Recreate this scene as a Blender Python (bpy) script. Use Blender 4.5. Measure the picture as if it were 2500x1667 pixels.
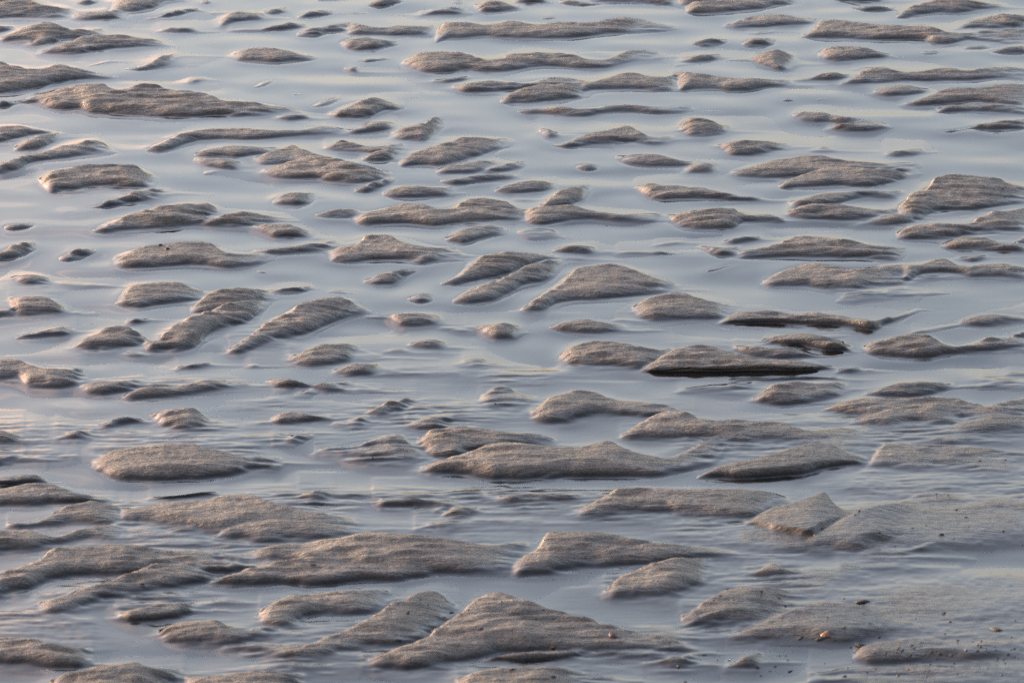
import bpy, math, random
import numpy as np

R = math.radians
sc = bpy.context.scene
for o in list(bpy.data.objects):
    bpy.data.objects.remove(o)
col = sc.collection

# ------------------------------------------------------------------ camera
CAM_H = 1.70                      # metres above the water
PITCH = R(12.5)
FOC = 16288.0                     # focal length in pixels of a 2500 px wide picture
SUN_ELEV, SUN_ROT = R(5.0), R(-58.0)   # low evening sun, well to the left of the view

cam_d = bpy.data.cameras.new('camera')
cam = bpy.data.objects.new('camera', cam_d)
col.objects.link(cam)
cam.location = (0, 0, CAM_H)
cam.rotation_euler = (R(90) - PITCH, 0, 0)
cam_d.sensor_width = 36.0
cam_d.lens = FOC / 2500.0 * 36.0
cam_d.clip_start, cam_d.clip_end = 0.1, 6000.0
cam_d.dof.use_dof = True
cam_d.dof.focus_distance = 8.4
cam_d.dof.aperture_fstop = 30.0
sc.camera = cam

# ------------------------------------------------------------------ sky and sun
world = bpy.data.worlds.new('World')
sc.world = world
world.use_nodes = True
nt = world.node_tree
nt.nodes.clear()
w_out = nt.nodes.new('ShaderNodeOutputWorld')
w_bg = nt.nodes.new('ShaderNodeBackground')
w_sky = nt.nodes.new('ShaderNodeTexSky')
w_sky.sky_type = 'NISHITA'
w_sky.sun_disc = False
w_sky.sun_elevation = SUN_ELEV
w_sky.sun_rotation = SUN_ROT
w_sky.altitude = 0
w_sky.air_density = 1.0
w_sky.dust_density = 3.5
w_sky.ozone_density = 1.6
w_bg.inputs['Strength'].default_value = 0.15
# thin evening cloud: pale grey sheet over most of the sky, some of it tinted peach
w_tc = nt.nodes.new('ShaderNodeTexCoord')
w_map = nt.nodes.new('ShaderNodeMapping')
w_map.inputs['Scale'].default_value = (2.6, 2.6, 9.0)
w_map.inputs['Location'].default_value = (0.35, 0.0, 0.0)
w_noise = nt.nodes.new('ShaderNodeTexNoise')
w_noise.inputs['Scale'].default_value = 2.2
w_noise.inputs['Detail'].default_value = 5.0
w_noise.inputs['Roughness'].default_value = 0.55
w_ramp = nt.nodes.new('ShaderNodeValToRGB')
w_ramp.color_ramp.elements[0].position = 0.43
w_ramp.color_ramp.elements[0].color = (0.12, 0.12, 0.12, 1)
w_ramp.color_ramp.elements[1].position = 0.60
w_ramp.color_ramp.elements[1].color = (1, 1, 1, 1)
w_mul = nt.nodes.new('ShaderNodeMath')
w_mul.operation = 'MULTIPLY'
w_mul.inputs[1].default_value = 0.12
w_mix = nt.nodes.new('ShaderNodeMix')
w_mix.data_type = 'RGBA'
w_gain = nt.nodes.new('ShaderNodeMix')
w_gain.data_type = 'RGBA'
w_gain.blend_type = 'MULTIPLY'
w_gain.inputs[0].default_value = 1.0
w_gain.inputs[7].default_value = (2.6, 1.45, 1.0, 1)      # cloud scatters the warm light
lk = nt.links.new
lk(w_tc.outputs['Generated'], w_map.inputs['Vector'])
lk(w_map.outputs[0], w_noise.inputs['Vector'])
lk(w_noise.outputs[0], w_ramp.inputs[0])
lk(w_ramp.outputs[0], w_mul.inputs[0])
w_sep = nt.nodes.new('ShaderNodeSeparateXYZ')     # the cloud thickens towards the sunset on the left
w_side = nt.nodes.new('ShaderNodeMapRange')
w_side.interpolation_type = 'SMOOTHSTEP'
w_side.inputs['From Min'].default_value = -0.035
w_side.inputs['From Max'].default_value = -0.085
w_side.inputs['To Min'].default_value = 0.0
w_side.inputs['To Max'].default_value = 1.0
w_both = nt.nodes.new('ShaderNodeMath')
w_both.operation = 'MULTIPLY_ADD'
w_both.inputs[2].default_value = 0.0
lk(w_tc.outputs['Generated'], w_sep.inputs[0])
lk(w_sep.outputs['X'], w_side.inputs['Value'])
lk(w_side.outputs[0], w_both.inputs[0])
lk(w_ramp.outputs[0], w_both.inputs[1])
w_max = nt.nodes.new('ShaderNodeMath')
w_max.operation = 'MAXIMUM'
lk(w_both.outputs[0], w_max.inputs[0])
lk(w_mul.outputs[0], w_max.inputs[1])
lk(w_max.outputs[0], w_mix.inputs[0])
lk(w_sky.outputs[0], w_gain.inputs[6])
lk(w_sky.outputs[0], w_mix.inputs[6])
lk(w_gain.outputs[2], w_mix.inputs[7])
w_veil = nt.nodes.new('ShaderNodeMix')          # a thin high veil takes the green out of the dusk sky
w_veil.data_type = 'RGBA'
w_veil.blend_type = 'MULTIPLY'
w_veil.inputs[0].default_value = 1.0
w_veil.inputs[7].default_value = (0.98, 0.972, 1.085, 1)
w_bw = nt.nodes.new('ShaderNodeRGBToBW')
w_soft = nt.nodes.new('ShaderNodeMix')          # thin cirrus washes the colours out a little
w_soft.data_type = 'RGBA'
w_soft.inputs[0].default_value = 0.40
lk(w_mix.outputs[2], w_bw.inputs[0])
lk(w_mix.outputs[2], w_soft.inputs[6])
lk(w_bw.outputs[0], w_soft.inputs[7])
lk(w_soft.outputs[2], w_veil.inputs[6])
lk(w_veil.outputs[2], w_bg.inputs['Color'])
lk(w_bg.outputs[0], w_out.inputs['Surface'])

sun_d = bpy.data.lights.new('sun', 'SUN')
sun_d.energy = 3.9
sun_d.angle = R(11.0)
sun_d.color = (1.0, 0.83, 0.59)
sun = bpy.data.objects.new('sun', sun_d)
col.objects.link(sun)
# Nishita: rotation 0 puts the sun at +Y, positive turns it towards +X
sdir = (math.sin(SUN_ROT) * math.cos(SUN_ELEV), math.cos(SUN_ROT) * math.cos(SUN_ELEV), math.sin(SUN_ELEV))
sun.rotation_euler = (R(90) - SUN_ELEV, 0, math.atan2(sdir[0], -sdir[1]))
sun.location = (sdir[0] * 20, sdir[1] * 20 + 6, sdir[2] * 20)

sc.view_settings.view_transform = 'Standard'
sc.view_settings.look = 'None'
sc.view_settings.gamma = 1.0
sc.view_settings.use_curve_mapping = False
sc.view_settings.exposure = 2.32
sc.cycles.max_bounces = 6
sc.cycles.use_denoising = False
sc.cycles.caustics_reflective = False
sc.cycles.caustics_refractive = False

# ------------------------------------------------------------------ noise helpers
rng = np.random.default_rng(7)

class Noise:
    """smooth value noise on a periodic lattice, -1..1"""
    def __init__(self, n=256):
        self.n = n
        self.t = rng.uniform(-1, 1, (n, n)).astype(np.float32)
    def __call__(self, x, y):
        xi = np.floor(x).astype(np.int32); yi = np.floor(y).astype(np.int32)
        fx = (x - xi).astype(np.float32); fy = (y - yi).astype(np.float32)
        fx = fx * fx * (3 - 2 * fx); fy = fy * fy * (3 - 2 * fy)
        n = self.n
        x0, x1, y0, y1 = xi % n, (xi + 1) % n, yi % n, (yi + 1) % n
        t = self.t
        return (t[x0, y0] * (1 - fx) + t[x1, y0] * fx) * (1 - fy) + (t[x0, y1] * (1 - fx) + t[x1, y1] * fx) * fy

NZ = [Noise() for _ in range(8)]

def fbm(x, y, octv=3, k=0, gain=0.5):
    s, a, tot = 0, 1.0, 0
    for i in range(octv):
        s = s + a * NZ[(k + i) % 8](x * 2 ** i + 17.3 * i, y * 2 ** i + 5.7 * i)
        tot += a
        a *= gain
    return s / tot

def gblur(a, s0, s1):
    def k1(s):
        r = max(1, int(3 * s)); x = np.arange(-r, r + 1)
        k = np.exp(-x * x / (2 * s * s)); return (k / k.sum()).astype(np.float32), r
    for ax, s in ((0, s0), (1, s1)):
        if s <= 0: continue
        k, r = k1(s)
        p = [(0, 0), (0, 0)]; p[ax] = (r, r)
        b = np.pad(a, p, mode='edge'); out = np.zeros_like(a)
        n = a.shape[ax]
        for i, w in enumerate(k):
            out += w * (b[i:i + n] if ax == 0 else b[:, i:i + n])
        a = out
    return a

def sstep(x, a, b):
    t = np.clip((x - a) / (b - a), 0, 1)
    return t * t * (3 - 2 * t)

# ------------------------------------------------------------------ the surveyed sand forms
# '@key|label' opens one sand form; each following line is one lobe of it, as back (crest) line and front (water) line
FORMS = """
@a1|broad grey sand bank running out of the top left corner
A1|-150,-70 190,-40 210,15 330,50 400,50 500,75 525,98|-150,135 0,130 300,125 480,120 525,102|
A1|485,125 530,88 700,80 780,62 870,95|485,132 560,142 680,140 800,130 870,128|
A1|760,70 810,10 830,-70 1250,-70 1260,0|760,76 900,78 1050,60 1100,15 1260,8|
@a2|thin tilted sand tongue just right of the bank in the top left corner
A1|970,126 1080,100 1190,65 1310,50 1390,72|970,131 1050,127 1200,107 1300,80 1390,78|
@a3|tiny sand knob in the bay of the top left corner bank
A1|510,18 540,-20 640,-20 670,10|510,25 560,37 620,30 670,15|
@a4|three-lobed dark-fronted sand bank near the left edge, second from the top
A1|-100,170 40,172 110,190|-100,225 30,220 110,196|
A1|0,262 100,215 190,185 300,150 420,172 470,205 560,195 680,197 740,230|0,270 200,272 330,290 500,270 740,242|
A1|190,300 280,255 450,230|190,306 300,309 450,285|
A1|275,355 380,310 520,260 640,225 740,230 900,250 1060,270 1110,300 1165,304|275,363 420,369 560,363 700,342 900,323 1050,310 1165,309|k
@a5|small flat oval sand islet right of the three-lobed bank near the top
A1|1070,210 1150,185 1300,185 1350,208|1070,214 1200,219 1350,213|
@a6|small rounded sand hump with a slanted left tail, near the top left
A1|1480,165 1520,110 1560,80 1620,72 1760,85 1830,118|1480,180 1560,160 1700,140 1830,125|
@a6b|dark sliver of sand at the left shoulder of a small rounded hump
A1|1400,83 1480,81 1560,79|1400,89 1480,93 1560,89|
@a7|tiny tilted sandbar above right of a rounded hump near the top
A1|1765,85 1850,55 1945,45|1765,92 1850,95 1945,75|
@a8|small crescent sandbar alone in pale water near the top, left of centre
A1|2010,115 2080,80 2150,65 2230,68 2270,94|2010,122 2100,112 2200,103 2270,98|
@a9|low thin curved sand strip in front of the small crescent sandbar near the top
A1|1560,199 1700,199 1800,180 1960,155 2030,160 2110,180|1560,207 1700,209 1900,206 2000,196 2110,184|
@a11|speck of sand breaking the pale water at the very top, left of centre
A1|1350,15 1390,0 1430,8|1350,20 1390,27 1430,15|
@a12|dark sliver cut by the top frame edge, left of centre
A1|2140,-12 2200,-14 2290,-10|2140,8 2200,8 2290,2|
@b0|very long many-humped sand ridge across the top centre, first long ridge from the top
A1|2000,235 2060,200 2110,185 2200,180 2300,160 2400,155|2000,245 2150,245 2200,217 2400,215|
A2|50,190 110,155 210,182 310,185 400,170 500,175 620,180 690,158|50,236 200,241 350,246 500,241 690,232|
A2|655,290 690,155 800,150 900,155 980,170 1060,165 1150,135 1220,140 1320,165 1380,165 1500,140 1620,150 1700,155 1780,145 1900,110 1960,112 2050,125 2150,160 2250,175 2340,190|655,298 720,268 850,265 1000,242 1200,256 1400,263 1550,263 1700,241 1800,227 1950,226 2100,225 2340,196|
A2|10,290 60,260 200,250 300,265 440,298|10,296 60,335 130,345 250,335 330,308 440,302|
@b1|small mound touching the top frame edge above the first long ridge
A2|185,35 270,5 400,-15 460,8|185,42 300,50 380,27 460,15|
@b2|low streamlined sandbar with a small wisp behind it, top centre
A2|550,96 640,70 760,48 850,55 890,83|550,102 700,99 850,98 890,88|
A2|750,12 800,-4 860,6|750,20 800,40 860,35|s
@b3|rounded hump with a trailing right tail, top centre behind the first long ridge
A2|925,35 1000,10 1080,5 1180,35 1270,60|925,42 960,88 1050,92 1100,80 1270,66|
@b4|flat sand patch half cut off by the top frame edge at the centre
A2|1190,10 1260,-25 1440,-25|1190,16 1300,23 1440,21|
@b5|dark jagged sand sliver at the top, right of centre
A2|1495,5 1560,0 1640,10 1700,18 1830,20|1495,20 1560,26 1650,41 1750,39 1830,26|k
@b6|wide sand bank along the top frame edge, right of centre
A2|1690,3 1750,-40 2352,-70|1690,11 1850,19 2050,19 2150,26 2230,39 2352,39|
A3|0,-70 870,-70|0,39 60,50 870,20|
A3|60,60 120,20 400,-10 860,-20|60,95 130,100 250,100 400,86 600,66 650,47 700,37 860,30|
@b7|thin dark sandbar line in pale water above the first long ridge
A2|-30,94 120,85 250,82|-30,102 120,98 250,91|
@b8|tiny dark islet just behind the first long ridge at the top
A2|1365,124 1420,112 1490,117|1365,131 1430,133 1490,123|
@b9|long three-humped sand ridge near the top centre, second long ridge from the top
A2|440,425 500,400 520,355 620,345 700,345 860,360 940,395 1000,408 1090,400 1180,365 1300,355 1450,355 1560,370 1700,400 1800,405 1880,380 1960,345 2040,335 2140,345 2225,377|440,433 500,461 570,491 700,498 900,486 1050,491 1200,470 1400,452 1500,454 1650,467 1800,464 1880,442 2000,412 2120,397 2225,383|
@b10|thin wisp of sand left of the three-humped ridge
A2|90,407 200,399 360,387|90,413 200,419 360,396|
@b11|tiny sand bump under a thin wisp, left of the three-humped ridge
A2|45,455 80,447 140,455|45,462 100,483 140,481|
@b12|small dark almond-shaped sandbar below the left end of the three-humped ridge
A2|640,547 720,530 800,522 910,519|640,553 750,553 850,543 910,524|k
@b13|long stepped sand ridge with a hanging front lobe, third long ridge from the top
A2|780,590 850,565 980,542 1080,545 1200,560 1330,555 1390,525 1500,518 1570,525 1640,550 1720,558|780,597 850,629 950,631 1080,622 1180,610 1400,600 1720,590|
A2|1095,690 1150,640 1250,590 1400,560 1720,560|1095,699 1300,699 1450,687 1600,670 1720,655|
A2|1600,555 1720,558 1800,530 1900,495 1960,488 2080,500 2150,515 2220,510 2300,485 2352,482|1600,640 1720,610 1850,609 2080,611 2110,622 2200,621 2352,616|
A3|0,490 60,482 150,495 260,515 400,525 600,530 750,540 830,570|0,616 120,606 300,606 350,618 480,616 600,592 750,581 830,574|
@c5|thin low sand spit linking the third and fourth ridges on the upper right
A3|770,539 900,520 1000,495 1080,490 1150,505 1230,510|770,546 950,541 1080,551 1150,531 1230,514|
@b14|small pointed triangular sand hump below the second long ridge, left of centre
A2|-55,770 0,750 60,720 160,680 230,650 280,655 360,685 440,700 480,720|-55,778 0,796 150,796 220,786 300,747 400,737 480,726|
@b15|long thin low sandbar, right of centre below the third long ridge
A2|1210,748 1320,728 1450,725 1600,735 1750,725 1830,710 1950,710 2100,720 2250,720 2400,722 2450,735|1210,756 1400,771 1560,786 1680,779 1800,757 2000,747 2150,766 2280,757 2400,748 2450,742|
@b16|faint slanted wet sand wisp right of the large pointed ridge's tail
A1|2090,724 2200,680 2310,640|2090,731 2200,716 2320,672|s
@b17|small slanted claw-like sandbar pointing up, upper centre
A2|360,905 400,880 500,855 580,840 620,800 650,787 680,795 740,840|360,931 450,946 600,956 650,882 740,847|
@b18|long thin arched sand ridge, left of centre, snaking to a bump on its right end
A1|980,1010 1060,970 1200,910 1320,880 1450,868 1650,865 1850,875 2050,880 2120,858 2180,850 2250,855 2352,880 2380,885|980,1022 1080,1019 1170,1002 1250,967 1350,942 1500,937 1650,942 1800,940 1900,932 2050,914 2200,907 2380,902|
A2|60,882 180,860 200,830 270,818 340,820 410,860|60,906 200,897 330,882 410,868|
@b19|two-lobed low mound in front of the arched ridge's right end
A2|-90,1000 0,955 60,955 130,975 230,992 330,980 420,965 460,1000 480,1048|-90,1008 -50,1018 50,1026 180,1036 260,1040 480,1053|
A2|160,1075 230,1035 300,1010 420,990|160,1083 300,1086 420,1065|
@b20|smooth dome with a flat windswept top, upper centre, right of the forked mound
A2|410,1105 430,1085 500,1030 650,985 720,970 760,950 880,925 960,928 1080,940 1150,940 1180,985|410,1131 470,1126 550,1121 700,1121 780,1102 900,1062 1050,1022 1180,996|
@b21|dark low bar with a pale right fork, just in front of the flat-topped dome
B2|660,50 720,10 850,-15 950,-20 1100,-5|660,63 780,66 900,61 1000,45 1100,20|k
B2|950,62 1050,20 1150,-5 1260,-20 1290,5|950,69 1050,61 1150,46 1290,15|
@b22|low drawn-out sandbar in second place in front of the flat-topped dome
B2|680,117 760,106 900,85 1000,70 1120,60 1250,82|680,126 780,146 850,149 950,126 1100,106 1250,94|
@b23|tiny ragged sand patch alone in open water, upper right of centre
A2|1370,877 1430,871 1460,898 1510,914|1370,889 1400,926 1450,931 1510,921|
@b24|slanted pointed sandbar with a flat right tail, upper right of centre
A2|1430,980 1530,968 1620,925 1720,890 1850,870 1920,855 1980,852 2030,880 2080,920 2150,930 2300,928|1430,989 1550,996 1700,981 1850,976 2000,967 2120,979 2220,971 2300,941|
@b25|low flat mound with a small second knob on its right, upper right of centre
A2|1870,1060 1900,1048 2000,1040 2160,1040 2250,1065 2340,1092 2450,1100|1870,1069 1950,1111 2050,1121 2150,1126 2300,1126 2450,1112|
B3|60,40 110,0 200,-10 260,5 290,30|60,56 180,63 260,57 290,40|
@b26|tiny wrinkled islet alone in open water right of the dark forked bar
B2|1600,13 1660,-2 1730,8 1770,28|1600,26 1660,46 1740,46 1770,38|
@c1|sand patch cut by the top frame edge, second from the right
A3|1050,4 1150,-45 1400,-45 1450,2|1050,9 1250,21 1400,16 1450,9|
@c3|long pale sand bank just below the top frame edge on the right
A3|1180,55 1250,40 1400,40 1510,60|1180,61 1270,79 1420,79 1510,76|
A3|1480,120 1510,85 1600,35 1720,5 1780,-5 1980,0 2050,15 2150,30 2250,44|1480,129 1560,121 1640,102 1750,92 1900,97 2050,72 2150,57 2250,50|
@c4|long dark-fronted sand ridge reaching the right edge near the top
A3|330,170 380,160 440,130 520,110 640,98 750,98 850,118 980,135 1010,150|330,177 420,191 600,191 750,176 900,167 1010,166|
A3|850,245 930,215 950,165 980,137 1100,138 1200,150 1300,170 1480,180 1550,170 1620,170 1720,190 1850,215 1950,225 2050,212 2352,205 2450,205|850,253 1000,263 1200,269 1450,267 1600,270 1700,282 1740,302 1840,306 1900,292 1960,278 2100,282 2250,299 2352,292 2450,290|k
@c6|rounded mound in the top right corner behind the dark-fronted ridge
A3|1870,205 1920,185 2000,140 2080,115 2200,95 2280,95 2352,105 2450,130|1870,209 1960,194 2100,192 2352,190 2450,182|
@c7|thin wisp of sand between two small oval islets and the upper right ridge
A3|490,224 560,214 680,207|490,231 580,236 680,216|
@c8|left one of two small oval islets joined by a thin dark line, upper right
A3|100,295 150,270 220,253 290,258 370,268|100,306 190,319 280,313 340,297 370,275|
@c9|right one of two small oval islets joined by a thin dark line, upper right
A3|445,300 490,260 560,255 640,258 690,288|445,313 500,321 600,316 690,299|
@c10|low double sandbar at the right edge below the dark-fronted ridge
A3|1920,330 2000,305 2080,295 2150,315|1920,341 2050,346 2150,336|s
A3|2120,347 2200,330 2280,310 2352,300 2450,295|2120,356 2250,363 2352,363 2450,360|k
@c11|faint thin oval patch left of the double sandbar at the right edge
A3|1635,355 1700,343 1760,345 1820,355|1635,363 1730,373 1820,363|s
@c12|flat teardrop-shaped mound carrying two dark specks, upper right
A3|960,365 985,330 1060,312 1180,307 1300,325 1350,350 1420,362 1490,377|960,381 1010,406 1080,419 1200,413 1330,399 1420,391 1490,384|
@c13|small oval islet off the right end of the three-humped ridge
A3|30,405 60,380 150,368 280,365 325,381|30,416 120,423 200,416 325,389|
A3|5,437 60,429 105,435|5,444 60,446 105,441|
@c14|small fan-shaped mound with a thin left tail, left of the teardrop mound
A3|350,401 500,397 540,380 620,350 690,340 740,355 780,370 820,418|350,407 520,409 560,436 640,461 700,479 760,471 800,452 820,430|
@c15|two-humped long ridge reaching the right edge, below the teardrop mound
A3|1110,570 1160,545 1220,510 1240,480 1340,455 1440,455 1480,480 1560,492 1660,490 1740,465 1820,455 1900,470 1980,485 2050,460 2160,445 2250,447 2352,465 2450,470|1110,576 1250,573 1400,562 1550,547 1750,547 1900,547 2050,540 2200,532 2352,537 2450,535|
A3|1195,467 1300,455 1450,452|1195,474 1300,479 1450,476|
@c16|small rounded mound hanging below the two-humped ridge on the right
A3|1330,630 1390,585 1500,570 1600,575 1680,600 1750,607|1330,639 1420,656 1550,653 1650,637 1750,613|
@c17|large dark mound with a black-shadowed lower step at the right edge
A3|1540,702 1640,675 1720,640 1800,600 1900,590 2050,595 2120,580 2250,568 2352,565 2450,570|1540,707 1700,709 1800,702 1900,692 2050,692 2352,720 2450,725|k
A3|1760,735 1820,718 1950,692 2050,690 2200,700 2352,720 2450,725|1760,763 1850,756 2000,751 2150,759 2250,766 2352,766 2450,765|k
@c18|left one of two tiny sand specks below the third long ridge, right side
A3|700,671 750,662 810,671|700,678 760,683 810,678|
@c19|right one of two tiny sand specks below the third long ridge, right side
A3|935,667 980,657 1030,667|935,673 980,675 1030,672|
@c20|tiny dark lens of sand at the end of a long thin bar, right side
A3|175,749 250,737 330,744|175,756 260,757 330,749|
@c21|slender tapering bar split into two steps, right side, left of the dark stepped mound
A3|790,775 830,755 900,750 1000,758 1100,785 1250,800 1350,820 1480,856|790,787 860,819 950,826 1050,824 1150,837 1250,847 1480,863|
A3|1035,861 1110,835 1250,830 1480,856|1035,869 1150,886 1280,886 1380,872 1480,863|k
@c22|wrinkled rounded mound with a wide flat front, right of a slanted pointed bar
A3|25,870 40,830 70,800 150,790 220,795 280,830 380,860 400,878|25,882 60,906 100,926 200,926 320,910 400,890|
@c23|long low streamlined bar at the right edge below the dark stepped mound
A3|1770,884 1900,868 2000,850 2100,830 2250,808 2352,802 2450,805|1770,891 1850,896 2000,870 2150,874 2352,867 2450,862|
@c24|thin faint sand line near the right edge in front of the streamlined bar
A3|2060,899 2150,891 2260,904|2060,905 2150,909 2260,911|
@c25|flat-topped mound with an orange-lit left tip and combed front, right side
A3|270,984 320,970 400,955 520,945 640,948 720,975 800,983|270,991 320,1011 370,1056 500,1056 600,1037 700,1017 800,996|
@c26|small soft bump on the wet tail right of the combed-front mound
A3|920,1015 1000,992 1080,1012|920,1023 1000,1031 1080,1021|s
@c27|small pale cap of sand behind the long arched dark mound on the right
A3|1420,1035 1480,1015 1600,1003 1690,1012|1420,1046 1500,1056 1600,1051 1690,1030|
@c28|big arched dark mound with a bulging front lobe, upper right
B3|375,60 450,30 560,5 650,-20 750,-35 850,-50 970,-55 1060,-45 1150,-25 1260,-10 1400,0 1500,-8 1650,-5 1700,0|375,69 500,86 650,97 720,97 800,90 1000,80 1300,60 1700,20|
B3|690,150 740,110 850,70 950,40 1100,25 1300,30 1500,25 1640,35|690,166 800,156 950,153 1080,149 1200,156 1330,156 1480,122 1640,62|k
@c29|tapering fish-like bar with a golden left tip, right of the slanted sand arm
B2|2010,155 2060,142 2130,135 2200,140 2283,147 2383,150 2483,156 2533,180 2613,195 2713,215 2803,220 2923,242|2010,161 2060,201 2120,236 2200,241 2283,237 2433,236 2583,242 2683,251 2803,253 2923,247|k
@c30|big sand ridge wrapped round a small pool at the right edge
B3|765,250 860,230 960,205 1100,190 1250,178 1400,180 1570,185|765,305 900,300 1100,278 1200,247 1300,227 1450,232 1570,250|
B3|740,338 780,300 900,270 1100,270 1240,290 1320,302 1420,310 1490,298 1550,250|740,346 850,366 1000,376 1150,379 1290,381 1400,380 1550,360|
B3|1490,300 1550,250 1575,190 1650,180 1715,170 1722,105 1760,88 1850,72 1980,68 2100,85 2200,98 2240,135 2352,155 2450,160|1490,362 1600,371 1700,342 1800,324 1900,321 2000,321 2050,312 2150,292 2250,272 2352,264 2450,260|
B3|1220,405 1300,375 1400,340 1600,330 1750,320|1220,413 1300,407 1420,419 1550,411 1650,382 1750,333|
@c31|flat wide mound with a dark squiggled right edge, left of the ridge with the pool
B2|2220,345 2283,338 2363,320 2483,308 2603,298 2693,300 2703,325 2763,340 2843,342 2933,348 3003,372 3033,387 3163,381|2220,352 2250,380 2298,420 2403,441 2583,443 2683,439 2713,402 2803,397 2933,387 3023,393 3163,387|
@c32|small pale dome-like wisp behind the long hump with a curved crest line, right side
B3|325,524 400,497 480,485 540,488 600,504|325,531 380,546 480,531 560,516 600,509|
@c33|long pale hump with a swooping dark crest line, right of centre
B3|160,554 250,554 350,560 450,575|160,561 230,601 300,621 380,619 450,602|
B3|410,632 430,590 540,578 620,570 680,550 730,525 800,495 870,485 960,490 1050,500 1150,520 1300,545 1450,565 1590,584|410,640 600,637 800,634 1000,637 1200,637 1400,651 1500,651 1560,622 1590,590|
@c34|pair of soft rounded lobes at the right edge below the ridge with the pool
B3|1490,475 1510,445 1560,420 1680,408 1800,405 1900,410 2000,405 2020,375 2080,350 2150,328 2250,312 2352,300 2450,295|1490,496 1560,506 1700,506 1800,509 1880,502 1950,482 2050,472 2150,467 2352,452 2450,447|
B3|1790,553 1850,520 1920,495 2000,480 2100,485 2200,535 2260,545 2300,520 2352,495 2450,470|1790,561 1900,576 2050,581 2150,581 2220,589 2352,589 2450,586|
@c35|wide pale sand bank with a dark slit in its surface, right edge, middle height
B3|590,789 640,765 700,730 760,700 860,685 960,678 1080,688 1150,705 1200,698 1350,690 1500,685 1640,685|590,801 650,816 780,826 900,831 980,847 1100,852 1200,856 1300,837 1450,822 1640,800|
B3|1500,690 1640,685 1740,650 1830,635 1860,660 1920,690 2000,690 2100,675 2180,675 2280,690 2352,700 2450,705|1500,810 1600,780 1650,742 1800,735 1930,748 1980,765 2100,761 2250,766 2352,771 2450,771|
B3|1560,800 1650,760 1800,757 1950,755|1560,812 1700,792 1800,777 1950,766|s
@c36|small dark spindle of sand behind the bank with the dark slit
B3|1880,640 1960,625 2090,620 2120,627|1880,646 2000,656 2120,633|
@c37|soft waterlogged rise below the bank with the dark slit
B3|1090,924 1150,885 1250,870 1400,865 1600,830|1090,936 1200,941 1350,917 1600,882|s
@c38|chain of faint tilted sand slivers right of the central triangular mound's peak
B3|195,719 260,695 340,675 425,662|195,736 280,713 350,691 425,668|
@c39|soft rounded mound with a golden combed left flank, right of the central triangular mound
B2|1990,985 2040,930 2120,895 2200,878 2283,872 2360,880 2430,905 2530,935 2620,960 2680,988|1990,1001 2040,1041 2130,1063 2283,1056 2400,1052 2530,1056 2620,1052 2680,1000|
@c40|long smooth bar with a black undercut base, right of centre, upper of two such bars
B3|290,1079 350,1040 400,1010 500,995 600,995 700,1005 820,1015 950,1000 1080,1025 1180,1045 1260,1055 1370,1060 1450,1040 1560,1010 1650,980|290,1086 400,1087 600,1090 800,1097 1000,1102 1150,1112 1280,1131 1340,1141 1380,1103 1450,1077 1560,1032 1650,990|K
@c41|small dark rounded hump at the right edge, right of the upper undercut bar
B3|1920,1079 1980,1040 2060,1020 2160,1010 2220,1020 2300,1040 2400,1050|1920,1086 2050,1091 2150,1084 2250,1074 2400,1060|
@c42|thin chain of slivers running lower left from a small dark hump at the right edge
B3|1590,1149 1720,1124 1850,1099 1930,1084|1590,1156 1720,1132 1850,1107 1930,1091|
@d1|small slanted tongue below the big striped mound, upper left of centre
B2|110,179 150,162 240,125 330,100 405,94|110,193 200,193 260,167 350,132 405,106|
@d2|dark low whaleback with a flicked-up right tail, upper centre
B2|300,199 350,175 400,150 460,140 560,150 640,165 760,160 810,178|300,213 380,229 550,229 700,221 780,212 810,195|k
@d3|isolated smooth dark whaleback, upper centre, above the slanted sand arm
B2|1060,179 1100,150 1200,125 1290,112 1400,115 1450,140 1500,154|1060,193 1150,204 1250,204 1380,191 1450,172 1500,160|
@d4|tiny oval speck in the bay of the two-humped ridge with the slanted arm
B2|1195,239 1240,229 1300,239|1195,246 1250,254 1300,246|
@d5|long two-humped dark-fronted ridge with a slanted sand arm, upper centre
B2|105,369 180,335 300,300 340,285 430,270 560,270 640,292 700,308 780,302 820,265 870,235 920,228 1000,232 1150,258 1200,290 1250,310 1330,318|105,379 160,401 300,409 450,411 560,417 650,420 780,402 900,387 1050,380 1200,377 1330,372|k
B2|1350,300 1400,255 1450,205 1540,160 1660,142 1720,157|1350,312 1450,302 1560,282 1650,242 1720,172|
B2|1250,318 1400,290 1560,270 1660,300 1750,320 1900,335 2000,330 2100,335 2200,348 2240,373|1250,377 1300,406 1400,416 1480,397 1520,392 1700,367 1800,374 1900,387 2050,394 2200,384 2240,380|
@d6|small dark spindle off the left end of the two-humped ridge with the slanted arm
B2|-163,349 -90,320 0,300 70,295 130,315 165,334|-163,358 0,366 80,361 165,341|k
@d7|thin dark dash of sand in front of the two-humped ridge with the slanted arm
B2|800,419 880,405 960,401 1060,402|800,429 900,429 980,417 1060,407|k
@d8|small pale wedge under the thin dark dash, centre
B2|720,509 780,475 820,445 900,430 1050,425 1130,445 1160,469|720,521 850,529 950,502 1060,482 1160,476|
@d9|small soft rounded knob hanging below the slanted arm's ridge
B2|1200,463 1280,440 1350,430 1430,435 1500,470 1530,489|1200,471 1250,506 1320,521 1420,516 1530,496|s
@d10|knobbed mound with a square hump on top and a long right tail, left of centre
B2|-60,600 0,568 100,550 160,530 165,488 280,478 370,480 395,515 500,542 580,560 700,563 800,570 835,604|-60,656 0,666 150,662 300,647 450,637 600,648 720,640 835,623|
B2|470,659 540,640 640,610 720,600|470,669 560,681 650,667 720,645|
@d11|small stepped slanted bar alone, left of centre
B2|180,784 250,755 330,730 420,712 570,712|180,796 260,819 380,816 410,782 480,747 570,719|
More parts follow.
